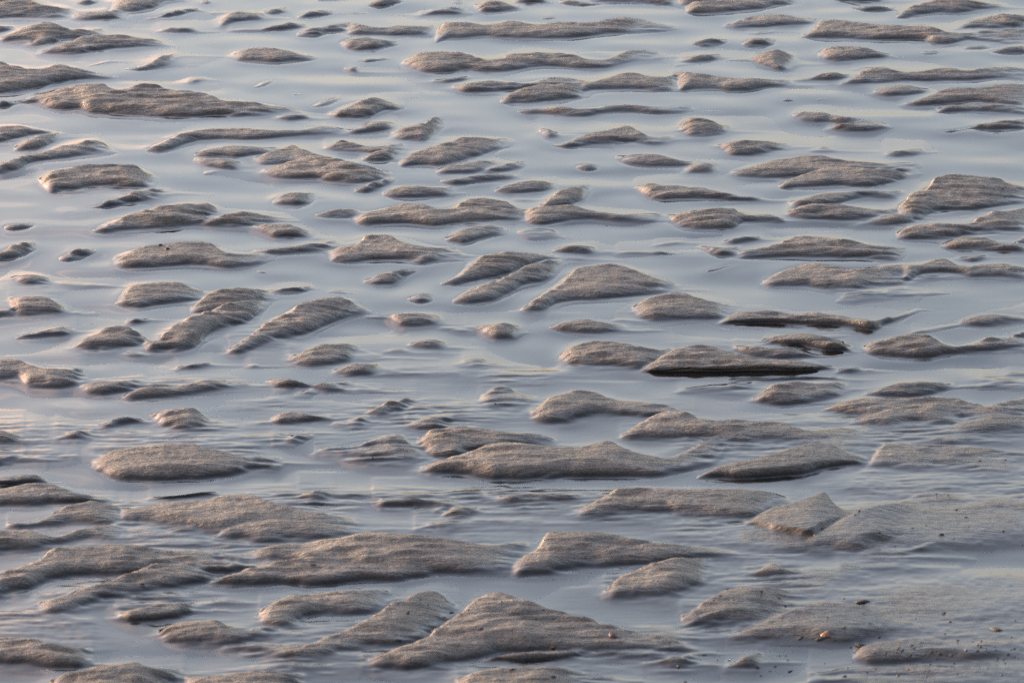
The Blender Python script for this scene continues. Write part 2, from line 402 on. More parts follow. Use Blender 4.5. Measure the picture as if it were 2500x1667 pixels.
@d12|slanted striped mound, upper of two parallel ones left of the triangular mound
B2|690,809 760,775 830,750 860,720 900,670 950,630 1020,605 1170,588 1270,600 1400,615 1550,634|690,819 800,817 950,792 1080,772 1180,742 1250,702 1400,652 1550,641|
@d13|slanted striped mound, lower of two parallel ones left of the triangular mound
B2|770,919 850,875 950,830 1100,770 1200,720 1260,680 1400,650 1540,648|770,936 900,943 1050,922 1150,872 1250,817 1400,792 1480,752 1540,665|
@d14|tiny pointed islet left of the lower of two parallel striped mounds
B2|470,914 540,880 600,862 650,903|470,926 530,943 600,941 650,921|
@d15|small flat islet with a sharp upper edge, behind the central triangular mound
B2|1445,589 1490,560 1560,547 1690,545 1740,570 1770,584|1445,595 1550,606 1650,611 1740,601 1770,590|
@d15b|dark sliver at the right tip of the upper parallel striped mound
B2|1555,629 1600,636 1660,637|1555,635 1600,647 1660,644|
@d16|thin arched wisp of sand left of the hump with the swooping crest
B2|2140,544 2200,530 2280,522 2352,526|2140,551 2240,547 2352,533|
@d17|long thread of sand joining a flat islet to the hump with the swooping crest
B2|1890,594 2000,596 2100,584 2180,584 2280,599 2400,604|1890,601 2000,603 2120,604 2280,613 2400,613|
@d18|large smooth triangular mound with a long golden left slope, in the centre
B2|1245,984 1300,950 1340,915 1400,875 1480,830 1530,790 1570,735 1620,705 1720,690 1850,675 1900,690 1970,700 2060,735 2150,765 2250,805 2330,835|1245,991 1380,986 1450,942 1600,927 1750,917 1900,902 2050,887 2200,867 2330,846|
@d19|low dark whaleback below the central triangular mound, with a faint right tail
B2|1425,1099 1500,1075 1580,1058 1680,1052 1760,1065 1850,1085 1980,1120|1425,1106 1520,1126 1650,1136 1850,1136 1980,1131|
@d20|small triangular wrinkled mound below the left foot of the central triangular mound
B2|865,1099 950,1095 1050,1080 1120,1072 1200,1085 1250,1113|865,1105 950,1116 1000,1151 1060,1176 1200,1167 1250,1131|
@d21|steep slanted mound with a bright left edge, left of centre, middle height
B1|1540,1260 1620,1210 1700,1155 1780,1080 1850,1035 1960,1005 1990,960 2050,930 2150,915 2300,897 2352,920 2420,970 2540,1000|1540,1281 1640,1282 1720,1247 1800,1222 1900,1192 2050,1152 2200,1092 2352,1032 2450,1012 2540,1006|
@d22|thin flat bar with a dark upper edge, right of the steep slanted mound
B2|180,1034 250,1025 400,1010 550,1005 630,1015 700,1050 740,1074|180,1039 350,1047 420,1096 500,1101 650,1092 740,1081|
@d23|left one of two dark needle slivers below a thin flat bar
B2|690,1104 750,1099 795,1102|690,1110 750,1113 795,1108|
@d24|right one of two dark needle slivers below a thin flat bar
B2|775,1117 830,1113 885,1119|775,1123 830,1128 885,1125|
@d25|thin dark sliver under the soft mound with the golden combed flank
B2|1870,1059 1950,1060 2090,1065|1870,1065 1980,1073 2090,1072|
@e1|rounded sand cushion with a dark front, upper left
B1|265,99 300,80 400,45 520,20 700,10 830,8 940,15 950,40 1010,70 1075,93|265,106 310,151 330,191 450,182 600,172 750,157 900,157 1020,157 1060,132 1075,112|k
@e2|thin tilted tongue just below the rounded sand cushion, upper left
B1|580,294 660,275 740,240 850,215 930,180 1030,170 1100,178 1155,189|580,301 700,292 850,264 1000,242 1100,224 1155,201|
@e3|tiny dot of sand at the lower left tip of the thin tilted tongue
B1|440,334 470,325 497,332|440,343 470,346 497,341|
@e4|long double mound, tall pale left half and dark low right half, left side
B1|620,444 720,415 800,385 880,345 1000,310 1100,285 1230,265 1380,260 1430,270 1450,300 1500,345|620,456 680,466 800,461 900,447 1050,432 1200,417 1330,417 1500,420|
B1|1330,410 1420,375 1500,345 1560,335 1640,325 1720,330 1800,345 1880,375 1940,381|1330,417 1430,427 1560,427 1700,412 1850,397 1940,388|k
@e5|small brown diamond-shaped mound below the right end of the long double mound
B1|1715,427 1760,418 1850,408 1950,405 2030,430 2080,460 2130,484|1715,433 1770,466 1850,501 1950,501 2050,495 2130,491|k
B1|2110,502 2150,494 2175,499|2110,509 2150,511 2175,506|
@e6|small isolated oval dome, left of centre above the two-humped ridge
B1|1840,259 1880,215 1950,197 2050,195 2120,205 2140,229|1840,269 1900,276 2000,276 2100,257 2140,239|
@e7|small flat oval islet alone near the left edge, upper of the left-edge islets
B1|20,429 50,408 130,402 200,405 250,409|20,446 100,451 180,440 250,416|
@e8|striped slanted islet at the left edge, left of two small neighbours
B1|-60,618 40,575 60,555 150,535 240,530 262,558|-60,666 0,656 80,642 160,617 230,592 262,570|
@e9|small leaf-shaped striped islet between the left edge and the mound with two dark bits
B1|395,634 450,605 530,580 660,576|395,649 480,656 560,627 640,607 660,585|
@e10|large smooth mound carrying two dark bits, left side, with a curled right tail
B1|770,639 850,600 920,575 1000,555 1100,540 1230,525 1360,520 1440,540 1490,575 1530,600 1620,610 1700,605 1800,615 1870,629|770,667 800,691 870,706 1000,702 1150,692 1300,682 1400,687 1480,702 1560,707 1680,692 1780,662 1870,640|k
@e11|narrow dark rope-like bar off the right end of the mound with two dark bits
B1|1715,589 1800,575 1900,565 2050,545 2200,528 2260,525 2300,544|1715,596 1800,606 1900,609 2050,597 2200,582 2270,567 2300,552|
@e12|tiny speck below the tail of the mound with two dark bits
B1|1725,724 1780,717 1805,727|1725,729 1780,738 1805,736|
@e13|small dark cap-like islet with a long shadowy right tail, near the left edge
B1|75,769 130,750 220,748 280,755 330,785 365,800|75,776 120,801 180,821 300,817 365,805|k
B1|355,798 500,800 830,822|355,812 600,832 830,829|w
@e14|flat-topped windswept mound in the peach-tinted water at the left edge
B1|60,916 130,905 250,900 340,910 400,950 430,975 480,1002|60,930 90,976 100,1021 250,1019 400,1011 480,1006|
B1|-80,993 0,988 90,980 140,965|-80,1046 0,1036 80,1026 140,1021|
@e15|wide forked mound with a long slanted striped arm, left of centre, middle height
B1|775,939 845,905 855,828 920,812 1050,800 1150,795 1230,800 1280,835 1350,860 1420,875|775,947 850,964 950,966 1100,947 1250,927 1380,912 1420,892|
B1|1285,988 1330,940 1400,880 1480,860 1540,840 1620,832 1720,845 1800,860 1860,904|1285,1001 1400,1010 1550,1000 1700,960 1860,918|
B1|960,1194 1060,1192 1110,1150 1180,1090 1290,1045 1380,1000 1450,970 1600,940 1800,910 1860,904|960,1211 1000,1266 1150,1263 1310,1246 1400,1152 1500,1112 1650,1082 1750,1012 1860,916|
@e17|small dark spindle off the right shoulder of the wide forked mound
B1|1790,854 1860,845 1980,828 2080,823 2135,829|1790,863 1900,876 2020,871 2135,841|k
@e18|tiny dark speck above the steep slanted mound, left of centre
B1|2220,859 2290,852 2340,864|2220,864 2290,873 2340,871|
@e19|thin small wisp below the left foot of the wide forked mound
B1|850,1079 900,1052 1030,1049|850,1091 930,1082 1030,1055|
@e20|low slanted islet in peach-tinted water below the flat-topped windswept mound
C1|100,69 170,45 280,15 350,0 430,-14 480,2 530,19|100,76 250,67 400,50 530,26|
@e22|tiny wisp at the foot of the big striped mound, upper left of centre
B1|1375,64 1430,50 1490,44|1375,71 1430,64 1490,51|
@f1|large pointed bank at the left edge with a dark sharp right tip, upper left
A1|-120,400 0,415 60,430 120,440 220,460 300,465 350,440 400,438 480,450 550,475 660,495 740,515 830,507|-120,631 0,636 120,622 250,602 350,577 480,552 620,537 750,532 830,513|k
@f2|very large peaked sand ridge sweeping down to the right, upper left
A1|100,689 200,665 300,625 400,595 560,570 690,560 740,590 860,595 920,575 980,568 1040,570 1130,595 1250,610 1390,635 1450,660 1520,685 1650,690 1850,715 1950,725 2030,755 2110,795|100,698 250,692 330,730 430,747 560,747 590,770 800,780 1000,787 1200,792 1400,790 1570,792 1700,782 1850,772 1960,780 2110,800|k
A1|1860,794 1950,775 2040,775 2120,796|1860,801 1950,813 2050,809 2120,801|
@f3|flat sliver at the left edge below the pointed bank
A1|-60,683 0,680 100,685 185,694|-60,726 50,719 120,702 185,700|
@f4|broad striped slope at the left edge, above a small parallel tongue
A1|-80,850 0,845 60,838 120,845 250,870 350,890 420,904|-80,972 0,967 120,942 220,917 420,909|
@f5|small parallel tongue just in front of the striped slope at the left edge
A1|95,1009 130,975 230,930 330,905 430,900|95,1019 180,1021 280,1002 360,962 430,920|
@f6|tilted pointed mound with a peak at its right, third tongue down the left edge
A1|-80,1118 0,1105 60,1085 160,1055 280,1030 400,985 520,965 590,940 660,942 700,965 730,1000 790,1024|-80,1177 30,1167 120,1142 200,1097 300,1082 450,1067 600,1047 700,1037 790,1031|
@f7|slanted tongue with a dark far tip, between pointed bank and oval dome, upper left
A1|830,464 950,445 1030,410 1080,380 1140,372 1210,372|830,473 930,479 1030,466 1120,442 1210,379|
@f8|thread-thin dark sand line right of the pointed bank's crest
A1|560,454 620,439 680,421 755,412|560,459 640,443 700,430 755,417|
@f9|smooth isolated oval dome with a dark rim, upper left of centre
A1|1575,379 1620,350 1680,325 1780,318 1860,322 1950,340 2050,370 2110,382 2170,381|1575,387 1600,411 1700,416 1850,421 2000,413 2120,406 2170,389|
@f10|tiny wisp in open water below the slanted tongue with a dark tip
A1|1270,549 1310,535 1390,527|1270,556 1320,555 1390,534|
@f11|faint striped smear in open water below the oval dome with a dark rim
A1|1700,594 1770,565 1840,528|1700,601 1800,582 1840,546|s
@f12|hair-thin dark speck above the tail of the very large peaked ridge
A1|1960,637 2000,629 2040,635|1960,642 2000,644 2040,641|
@f14|big striped mound with three toes, upper left of centre
B1|1310,-60 1360,-87 1440,-107 1560,-127 1650,-127 1750,-117 1850,-107 1920,-105|1310,-54 1400,-46 1500,-48 1600,-38 1700,-53 1920,-75|
B1|1310,-36 1380,-42 1500,-45 1600,-20 1660,8|1310,-26 1340,2 1400,26 1500,43 1580,41 1660,16|
B1|1710,-36 1760,-60 1850,-95 1920,-105 1960,-137 1990,-140 2010,-107 2080,-87 2180,-57 2283,-38|1710,-28 1750,8 1850,10 1930,0 2050,2 2283,40|
B1|1770,50 1850,15 1950,-10 2100,-60 2250,-40 2350,-18 2400,5 2500,18 2600,40 2680,80|1770,62 1850,92 1950,104 2150,102 2250,127 2352,132 2450,130 2560,112 2680,92|
@g1|peaked striped mound below the forked mound's left, left side, middle height
C1|500,134 540,100 600,60 660,40 700,15 760,0 850,-5 900,10 940,45 990,72 1050,87|500,143 600,151 700,150 820,137 930,130 990,98 1050,92|
@g2|tiny wisp right below the peaked striped mound
C1|870,179 920,169 980,179|870,185 920,193 980,186|
@g3|broad sloping bank at the left edge with a dark crest line, middle height
C1|-80,205 0,207 60,207 120,215 190,240 260,265 330,280 430,280 540,275 555,290 600,348|-80,347 100,347 150,347 165,397 250,412 400,407 520,387 600,358|
@g4|dark oval islet just right of the sloping bank at the left edge
C1|540,404 600,385 680,370 800,358 910,355 950,370 985,388|540,413 600,439 700,444 820,437 920,417 985,396|k
@g5|long slender curved bar right of the dark oval islet, left side
C1|830,469 900,435 1000,412 1150,400 1270,385 1360,365 1440,358 1560,360 1640,375 1720,400 1820,394|830,479 870,488 950,477 1100,462 1250,452 1400,437 1500,417 1620,404 1720,407 1820,402|
@g6|low wavy bar continuing right of the long slender curved bar
C1|1800,359 1860,350 1930,350 2010,370 2080,380 2180,370 2283,372 2370,370 2400,395|1800,369 1860,397 1940,413 2030,416 2100,412 2200,436 2283,436 2400,441|
C1|1990,459 2060,430 2150,410|1990,469 2080,467 2150,432|s
C1|2380,390 2480,410 2600,425|2380,441 2500,447 2600,440|w
@g7|small thin crescent islet in open water, left side, above the slender curved bar
C1|1195,274 1240,258 1340,240 1400,238 1440,247|1195,283 1320,281 1400,267 1440,253|
@g8|tiny speck between the thin crescent islet and the steep slanted mound
C1|1680,257 1715,249 1750,254|1680,263 1720,265 1750,261|
@g10|rounded dark dome melting into wet sand on its right, left of centre
C1|1950,204 2000,185 2080,150 2180,118 2283,112 2370,112 2440,150|1950,217 2000,241 2080,256 2180,252 2283,240 2370,225 2440,195|
C1|2350,140 2450,150 2600,190|2350,230 2500,240 2600,210|w
@g11|small low mound with a reddish left tip below the melting dark dome
C2|-20,299 40,275 140,250 200,240 270,248 300,285|-20,311 80,326 200,327 300,318|
C2|280,280 450,308|280,322 450,318|w
@g12|lopsided mound with a sharp back edge and a trailing tail, above the whale-shaped mound
C1|1020,584 1100,560 1180,545 1280,542 1340,560 1370,600 1440,640|1020,594 1060,637 1120,671 1220,683 1340,677 1440,673|
C1|1400,625 1540,655 1640,663|1400,675 1560,679 1640,676|w
@g13|dark blurred hump with a thin left tail, right of the lopsided mound
C1|1830,624 1880,585 1950,572 2040,572 2120,600 2260,610|1830,642 1900,649 2030,637 2120,632 2260,632|k
C1|1640,659 1740,645 1830,628|1640,669 1740,666 1830,647|w
@g14|thin slanted two-part tongue above left of the whale-shaped mound
C1|375,764 430,740 500,705 570,690 640,685 660,690|375,773 480,771 580,752 660,722|
C1|660,675 720,640 780,618 860,607 930,612 1000,634|660,702 740,692 800,672 880,652 1000,641|
@g15|small triangular tip poking in at the left edge beside the whale-shaped mound
C1|-100,690 0,700 50,720 100,745 170,769|-100,806 0,801 80,792 170,774|
@g16|large smooth whale-shaped mound with two dark dents, lower left
C1|630,919 680,890 760,845 850,820 1000,805 1150,795 1300,800 1420,825 1550,850 1680,870 1800,880 1890,883 1920,904|630,947 690,977 740,1012 820,1024 1000,1022 1200,1017 1400,1014 1550,1002 1620,977 1690,949 1780,944 1880,934 1920,913|k
@g17|low flat tongue at the left edge below the small triangular tip
C1|-100,868 0,870 100,865 170,877|-100,931 0,926 60,912 170,886|
@g18|small ragged tongue right of the whale-shaped mound's upper side
C1|1840,791 1900,775 1970,755 2010,720 2120,714|1840,801 1920,804 2000,797 2060,762 2120,721|s
@g20|dark hollowed double bank at the left edge below the whale-shaped mound
C1|-100,1025 0,1018 100,1008 250,1008 330,1044|-100,1077 100,1072 250,1060 330,1052|K
C1|-100,1100 0,1095 100,1075 200,1055 330,1050 400,1085 500,1115 620,1135 720,1160 790,1177|-100,1199 200,1203 400,1203 520,1194 650,1184 790,1181|k
@g21|thin very dark bar below the whale-shaped mound
C1|1010,1159 1100,1140 1250,1130 1400,1115 1490,1129|1010,1166 1150,1173 1300,1157 1490,1136|K
@g22|small pale knob in open water, lower left of centre
C1|2015,1159 2060,1125 2130,1105 2230,1105 2260,1118|2015,1176 2080,1188 2170,1182 2260,1136|
@h1|faint striped dome awash in open water, centre
C2|480,119 540,95 640,82 700,90 750,124|480,126 600,146 680,149 750,133|
@h2|faint awash wisp below the faint striped dome, centre
C2|845,244 900,220 980,215 1010,239|845,251 920,269 1010,256|s
@h3|very faint awash streak left of the faint striped dome, centre
C2|300,169 380,148 430,145 500,164|300,175 400,179 500,173|s
@h4|long smooth mound with a black undercut front over a thin black line, right of centre
C2|1500,189 1560,145 1640,115 1740,98 1860,100 1980,118 2100,140 2200,150 2283,148|1500,203 1560,246 1650,259 1800,257 1950,262 2060,272 2283,240|
C3|-240,299 -180,255 -100,200 0,150 60,135 150,125 250,128 330,150 420,175 500,190 600,205 700,215 850,225 980,250 1080,269|-240,306 -150,314 0,315 200,318 400,321 600,318 800,315 950,303 1080,276|KK
C3|390,134 460,128 560,135 700,140 800,148 880,165 950,185 1050,192 1120,184|390,152 500,192 700,212 900,207 1050,202 1120,190|
C3|1080,299 1120,275 1180,262 1260,279|1080,311 1160,307 1260,286|k
@h5|small sharp-crested mound with a brown scalloped front bank, right side
C3|590,94 650,65 720,50 800,45 900,47 980,60 1050,75 1120,78 1150,120 1200,139|590,101 700,114 800,127 900,142 980,157 1060,166 1200,166|K
@h6|thin black scarp line below the long black-undercut mound
C3|350,360 500,350 700,338 900,330 1050,332 1140,344|350,367 700,364 900,357 1050,354 1140,350|K
@h7|rounded brown mound under the thin black scarp line, right of centre
C3|510,489 560,450 620,410 720,380 880,375 1000,370 1100,372 1180,400|510,496 560,511 650,526 780,526 900,512 1050,482 1130,452 1180,412|
C3|20,430 100,410 200,390 400,375 600,370|20,437 200,432 350,442 500,457 600,445|s
@h8|low wedge with a dark slit along its base, right side
C3|1270,449 1350,425 1440,390 1520,370 1650,362 1800,375 1900,390|1270,457 1400,464 1550,467 1700,452 1900,402|k
@h9|large spreading three-tongued brown bank at the right edge, below the dark-slit wedge
C3|1000,549 1080,520 1170,490 1250,472 1330,472 1450,478 1600,480 1750,485 1920,490 2000,520 2100,545 2200,520 2280,490 2352,470 2450,455|1000,559 1080,587 1200,612 1280,608 1400,602 1700,612 2000,642 2200,642 2450,642|
C3|1190,649 1250,630 1300,595 1400,570 1500,545 1700,520 2000,530|1190,657 1300,667 1420,670 1500,652 1600,642 1700,647 1800,657 1900,667 2000,652|
C3|1860,688 1900,665 1960,645 2100,620 2300,600 2450,590|1860,696 1950,717 2080,722 2200,707 2352,692 2450,682|k
@h10|thin dark dash of sand below the three-tongued bank at the right edge
C3|1700,764 1800,759 1950,766 2070,774|1700,771 1850,779 1950,777 2070,779|k
@h11|small wisp cut by the right edge above the three-tongued bank
C3|2230,319 2290,305 2352,300 2450,300|2230,326 2352,322 2450,326|
@h12|tiny pale speck left of the wisp at the right edge
C3|2060,404 2120,391 2170,394|2060,411 2120,413 2170,403|s
@h13|ragged pale bank with a freckled back edge at the right edge, middle height
C3|1265,129 1330,105 1430,85 1520,65 1600,48 1680,42 1740,70 1780,110 1850,130 1920,130 2000,110 2080,75 2130,68 2180,75 2230,85 2270,50 2352,20 2450,10|1265,142 1300,172 1400,192 1550,202 1700,202 1800,187 1950,177 2100,167 2200,152 2300,152 2352,152 2450,152|
@h16|small pale peak melting into the water left of the boat-shaped mound, centre
C2|960,479 1010,445 1060,410 1110,392 1160,410 1220,450 1300,465 1400,474|960,494 1000,537 1080,552 1150,542 1250,532 1350,502 1400,482|s
@h17|long ridge of two golden-nosed humps, right of centre, behind two grey pools
C2|1310,594 1335,560 1390,520 1400,478 1500,463 1570,435 1650,425 1740,440 1850,480 1950,500 2100,512 2200,530 2283,558 2352,582 2420,600|1310,609 1360,632 1450,642 1550,637 1650,612 1750,592 1900,597 2050,602 2130,597 2280,620 2420,640|
C3|-370,742 -330,705 -270,660 -190,610 -110,578 0,562 60,580 130,605 220,630 320,632 420,620 520,630 650,640 760,670 850,695 930,705 1000,700 1080,692 1180,700 1260,720 1340,729|-370,750 -200,753 -50,748 100,758 200,765 300,773 450,788 560,783 750,778 900,783 1050,758 1200,748 1340,736|
@h18|huge sprawling golden-edged mound with a black base line, lower centre
C2|465,661 540,630 640,608 780,604 800,615|465,671 560,688 620,693 700,683 800,642|
C2|540,765 600,730 620,690 720,675 850,660 950,680 1060,700 1150,715 1320,722 1400,745 1500,780|540,785 560,812 640,872 780,882 900,852 1100,832 1300,802 1500,792|
C2|-160,848 -60,805 0,797 140,790 200,765 300,730 430,718 470,780 560,810 660,860|-160,863 0,888 100,917 200,938 350,943 470,934 560,905 660,890|s
C2|560,958 650,925 750,890 850,860 930,830 1000,800 1150,790 1300,795 1500,815 1640,815 1700,790 1800,770 1870,772 1900,800 2000,850 2100,875 2200,890 2283,865 2383,825 2483,780 2583,755 2640,765|560,972 620,992 800,1002 950,1014 1050,1021 1150,1024 1400,1017 1700,1015 1900,1015 2100,1014 2200,1004 2283,989 2400,954 2500,934 2570,894 2640,805|k
@h19|long golden-tipped bar with a black base streak, lower right
C3|145,1013 200,975 280,940 400,910 550,885 700,845 850,800 950,785 1060,795 1100,820 1200,860 1300,900|145,1025 300,1024 450,1024 600,1014 720,1004 860,994 950,964 1100,944 1300,922|Kt
@h20|wide flat waterlogged bank at the right edge beside the golden-tipped bar
C3|1290,958 1340,900 1360,840 1420,783 1640,785 1800,790 2000,810 2200,830 2352,845 2450,850|1290,977 1400,972 1550,967 1700,967 1850,977 2000,987 2150,1017 2250,1012 2352,997 2450,992|s
@h21|two small slanted crests in line, left of centre above the huge sprawling mound
C2|180,594 250,550 330,505 420,483 540,484|180,607 300,607 400,582 460,547 540,492|
C2|-30,649 60,630 150,608 220,595|-30,661 100,667 200,657 220,642|
C2|440,520 560,530 760,545|440,580 600,580 760,560|w
@i1|very wide two-humped bank in the lower left below the whale-shaped mound
D1|50,224 150,215 270,200 350,160 430,115 530,90 620,72 700,80 800,100 880,125|50,242 120,252 250,242 350,227 450,220 600,222 700,227 880,218|
D1|800,130 880,125 960,110 1080,85 1200,70 1400,65 1460,40 1560,22 1700,20 1760,50 1840,85 1950,105 2080,145 2200,165 2352,200 2440,240|800,217 950,217 1100,227 1250,237 1330,257 1450,272 1500,280 1700,260 2000,260 2440,260|
D1|1450,320 1500,285 1560,250 1680,210 1850,195 2100,215 2300,235 2440,255|1450,332 1600,332 1750,337 1900,332 2050,332 2200,322 2440,280|
D1|1150,278 1230,258 1350,250|1150,291 1300,293 1350,286|
@i2|dark twin-humped bar at the left edge under the very wide bank
D1|-100,258 0,265 100,260 200,265 280,295 350,320 410,300 470,280 560,260 700,235 830,225 870,240|-100,421 0,412 100,402 250,382 400,362 550,342 700,327 870,318|k
D1|850,270 1000,298 1100,300|850,322 1000,318 1100,307|w
@i3|large bank at the lower left edge with a finger-like sand arm
D1|-100,590 0,570 80,535 180,495 280,465 310,420 420,390 560,370 700,362 850,360 950,372 1020,390 1150,400 1300,408 1400,405 1480,410 1560,435 1700,440 1750,430|-100,731 0,722 60,692 150,672 250,627 320,597 450,582 600,572 750,577 850,575 950,550 1100,530 1300,545 1500,560 1750,522|
D1|265,778 350,735 450,695 560,665 700,620 850,575 960,540 1010,515 1100,500 1250,500 1400,520 1500,560|265,818 320,833 400,828 500,798 620,763 720,728 830,708 950,692 1050,662 1200,642 1350,612 1500,572|k
@i4|broad smooth mound carrying one dark pebble, lower left of centre
D2|-590,434 -540,410 -480,385 -380,360 -180,342 0,335 100,310 180,275 300,285 500,305 700,325 850,350 950,365 1060,375 1160,360 1230,358 1300,372|-590,452 -500,472 -300,502 0,562 300,562 700,548 850,543 1000,548 1150,553 1300,522|
D2|-860,624 -740,585 -630,540 -480,500 -300,470 0,450 200,440 500,460 800,510|-860,632 -700,628 -500,626 -300,630 -150,637 0,627 200,610 400,597 600,577 700,552 800,543|k
@i5|small dark spindle with a smooth shadowed tail, lower left
D1|795,849 860,820 950,790 1050,770 1200,760 1330,768|795,860 880,873 1050,872 1180,854 1330,806|Kt
D1|1280,775 1400,760 1470,742 1550,744|1280,816 1380,788 1470,768 1550,755|w
@i6|knuckled mound with a pale pool under it, bottom left of centre
D1|1755,818 1810,780 1870,755 1930,720 2050,695 2200,680 2352,675 2450,678 2560,682 2650,690|1755,842 1780,882 1850,897 1950,897 2000,872 2080,832 2200,817 2352,822 2480,824 2600,792 2650,722|
@i7|blunt golden-nosed mound curling into a long slanted crest, bottom left of centre
D1|1080,968 1130,920 1200,890 1320,870 1450,872 1520,905 1600,935 1700,940 1800,915 1880,935 1920,960|1080,979 1150,1012 1250,1032 1400,1038 1500,1042 1650,1022 1800,1002 1920,987|
D2|-780,1058 -700,1040 -580,1025 -500,1030 -380,1045 -230,1055 -160,1035 -80,985 0,965 100,920 200,870 300,805 350,750 430,748 500,700 600,670 680,680 760,770 830,800|-780,1071 -650,1092 -500,1103 -430,1123 -300,1138 -150,1133 -60,1108 0,1078 150,1058 300,1048 450,1033 560,1013 640,963 720,893 830,812|
@i8|soft brown mound in the bottom left corner
D1|-100,1000 0,1000 150,1000 280,1020 400,1050 520,1070 640,1090|-100,1172 0,1167 250,1177 400,1192 520,1192 640,1152|
@i9|sloping mound cut by the bottom edge, next to the bottom left corner
D1|350,1288 450,1250 560,1215 680,1190 800,1170 900,1150 1000,1175 1100,1190 1200,1210 1250,1215|350,1380 600,1450 1000,1430 1250,1300|
@i10|flat mound cut by the bottom edge, second from the bottom left corner
D1|1250,1258 1400,1255 1500,1240 1600,1218 1720,1215 1850,1225 2000,1250 2080,1270|1250,1330 1500,1420 1900,1400 2080,1330|
@j1|chain of three small stepped islets, lower centre
D2|240,54 320,48 420,60 550,70 660,75 780,90|240,68 280,97 400,102 520,114 640,117 780,107|
D2|555,139 600,125 680,115 740,120|555,146 640,160 740,158|
D2|700,183 740,150 770,115 860,112 920,125 980,144|700,191 850,187 980,153|k
@j2|faint flat wisp below the chain of three stepped islets
D2|520,264 620,240 720,222 880,218 1020,204|520,273 650,280 760,277 800,247 1020,213|s
@j3|thin flat cap of sand left of a golden-nosed mound, lower centre
D2|1080,64 1160,35 1300,22 1420,20 1520,25 1600,50 1680,75|1080,72 1200,82 1350,80 1500,67 1680,80|
@j3b|small dark lens lying in water below the thin flat cap, lower centre
D2|1200,111 1250,104 1310,114|1200,117 1260,126 1310,121|k
@j4|smooth golden-nosed mound with a dark brown foot, lower right of centre
D3|-645,153 -600,110 -520,60 -440,15 -390,-5 -250,-15 0,-15 150,-15 350,-12 550,-3 650,10 760,60 800,80|-645,167 -500,163 -380,138 -250,133 -50,144 0,159 120,169 250,182 400,190 520,184 620,144 700,114 800,88|k
@j5|wedge-shaped mound with an orange crumbling front bank, lower right
D3|450,219 540,175 640,120 760,85 850,62 930,28 1020,0 1060,80 1150,155 1200,165|450,230 550,259 650,289 760,309 850,329 920,332 1000,284 1100,224 1200,178|K
@j6|big soft leaf-shaped mound with a freckled crest, lower right
D3|862,388 920,350 1000,280 1080,225 1160,175 1210,150 1290,120 1400,97 1540,95 1640,150|862,400 1000,403 1100,408 1200,423 1300,405 1500,335 1640,290|
D3|1600,140 1800,200 1950,240|1600,310 1800,270 1950,260|w
D3|1510,80 1620,40 1720,15 1800,22 1900,48 1950,88|1510,102 1650,102 1800,107 1950,97|s
@j7|pair of thin dark-edged steps in the wet flat, lower right
D3|1270,429 1340,405 1450,398 1600,402 1700,380 1800,364|1270,440 1400,443 1560,439 1680,419 1800,374|k
D3|1300,469 1450,461 1570,454 1680,449|1300,477 1500,481 1600,473 1680,457|k
@j8|faint ragged patch of wet sand below the thin dark-edged steps
D3|1090,524 1150,510 1300,515 1450,508 1560,514|1090,547 1200,554 1350,547 1560,524|s
@j9|thin dark ledge reaching the right edge, lower right
D3|1980,101 2100,97 2250,99 2352,109 2450,109|1980,111 2100,114 2250,120 2352,132 2450,132|
@k1|long pale ridge with a hooked upper tip, lower centre right
D2|1178,543 1210,490 1250,445 1330,400 1375,385 1378,295 1460,275 1600,283 1750,290 1950,318 2150,345 2283,367 2383,374 2483,387 2613,407 2703,427 2773,443|1178,557 1220,568 1330,563 1450,548 1550,523 1700,498 1850,493 2000,498 2120,493 2200,478 2283,468 2400,463 2550,463 2773,449|
@k2|steep-nosed mound melting into wet sand on its right, lower right of centre
D2|1798,693 1850,660 1870,610 1920,575 2050,525 2150,490 2250,460 2352,450 2450,455 2540,480|1798,707 1860,718 2000,718 2150,708 2283,693 2400,643 2540,562|
@k3|biggest foreground mound, broad and pointed, carrying two red-brown pebbles, bottom centre
D2|168,1163 250,1130 350,1095 450,1060 550,1010 620,980 680,920 740,880 830,820 890,770 950,720 1060,690 1180,705 1280,750 1400,790 1550,835 1700,865 1850,905 2000,950 2150,985 2260,1015 2352,1060 2430,1085|168,1175 230,1198 300,1208 450,1213 600,1193 700,1168 800,1143 900,1133 980,1113 1050,1093 1200,1078 1400,1093 1600,1098 1800,1093 2000,1088 2200,1090 2430,1100|
@k4|thin lens with a black base line in front of the biggest foreground mound
D2|990,1143 1080,1120 1200,1100 1350,1090 1550,1085 1700,1097|990,1157 1100,1169 1250,1155 1450,1140 1600,1125 1700,1105|K
@k5|freckled mound cut by the bottom edge at the centre
D2|800,1288 870,1245 960,1220 1100,1205 1250,1190 1400,1195 1550,1215 1700,1240|800,1350 1000,1400 1500,1380 1700,1280|
@k6|small low wedge at the right end of the biggest foreground mound
D2|2110,1164 2200,1140 2283,1120 2352,1110 2430,1100|2110,1174 2180,1198 2320,1198 2430,1163|k
@k7|small freckled pyramid of sand, lower right of centre
D3|470,569 560,545 620,500 680,490 700,515 770,545 825,574|470,580 600,585 720,585 825,582|
@k8|soft freckled rounded mound left of the pebbly mound, bottom right
D3|38,858 120,810 190,750 260,710 330,675 430,655 600,650 700,670 800,710|38,893 120,913 250,908 400,903 520,893 620,863 700,833 800,742|
@k9|long pebbly mound with an orange fleck on its front, bottom right
D3|408,968 500,930 600,880 700,835 800,800 900,770 1050,755 1250,770 1400,850 1500,900 1700,920|408,989 550,999 700,1004 850,1009 950,1019 1100,1034 1200,1024 1350,994 1500,964 1700,942|
@k10|lumpy pebble-strewn mound in the bottom right corner
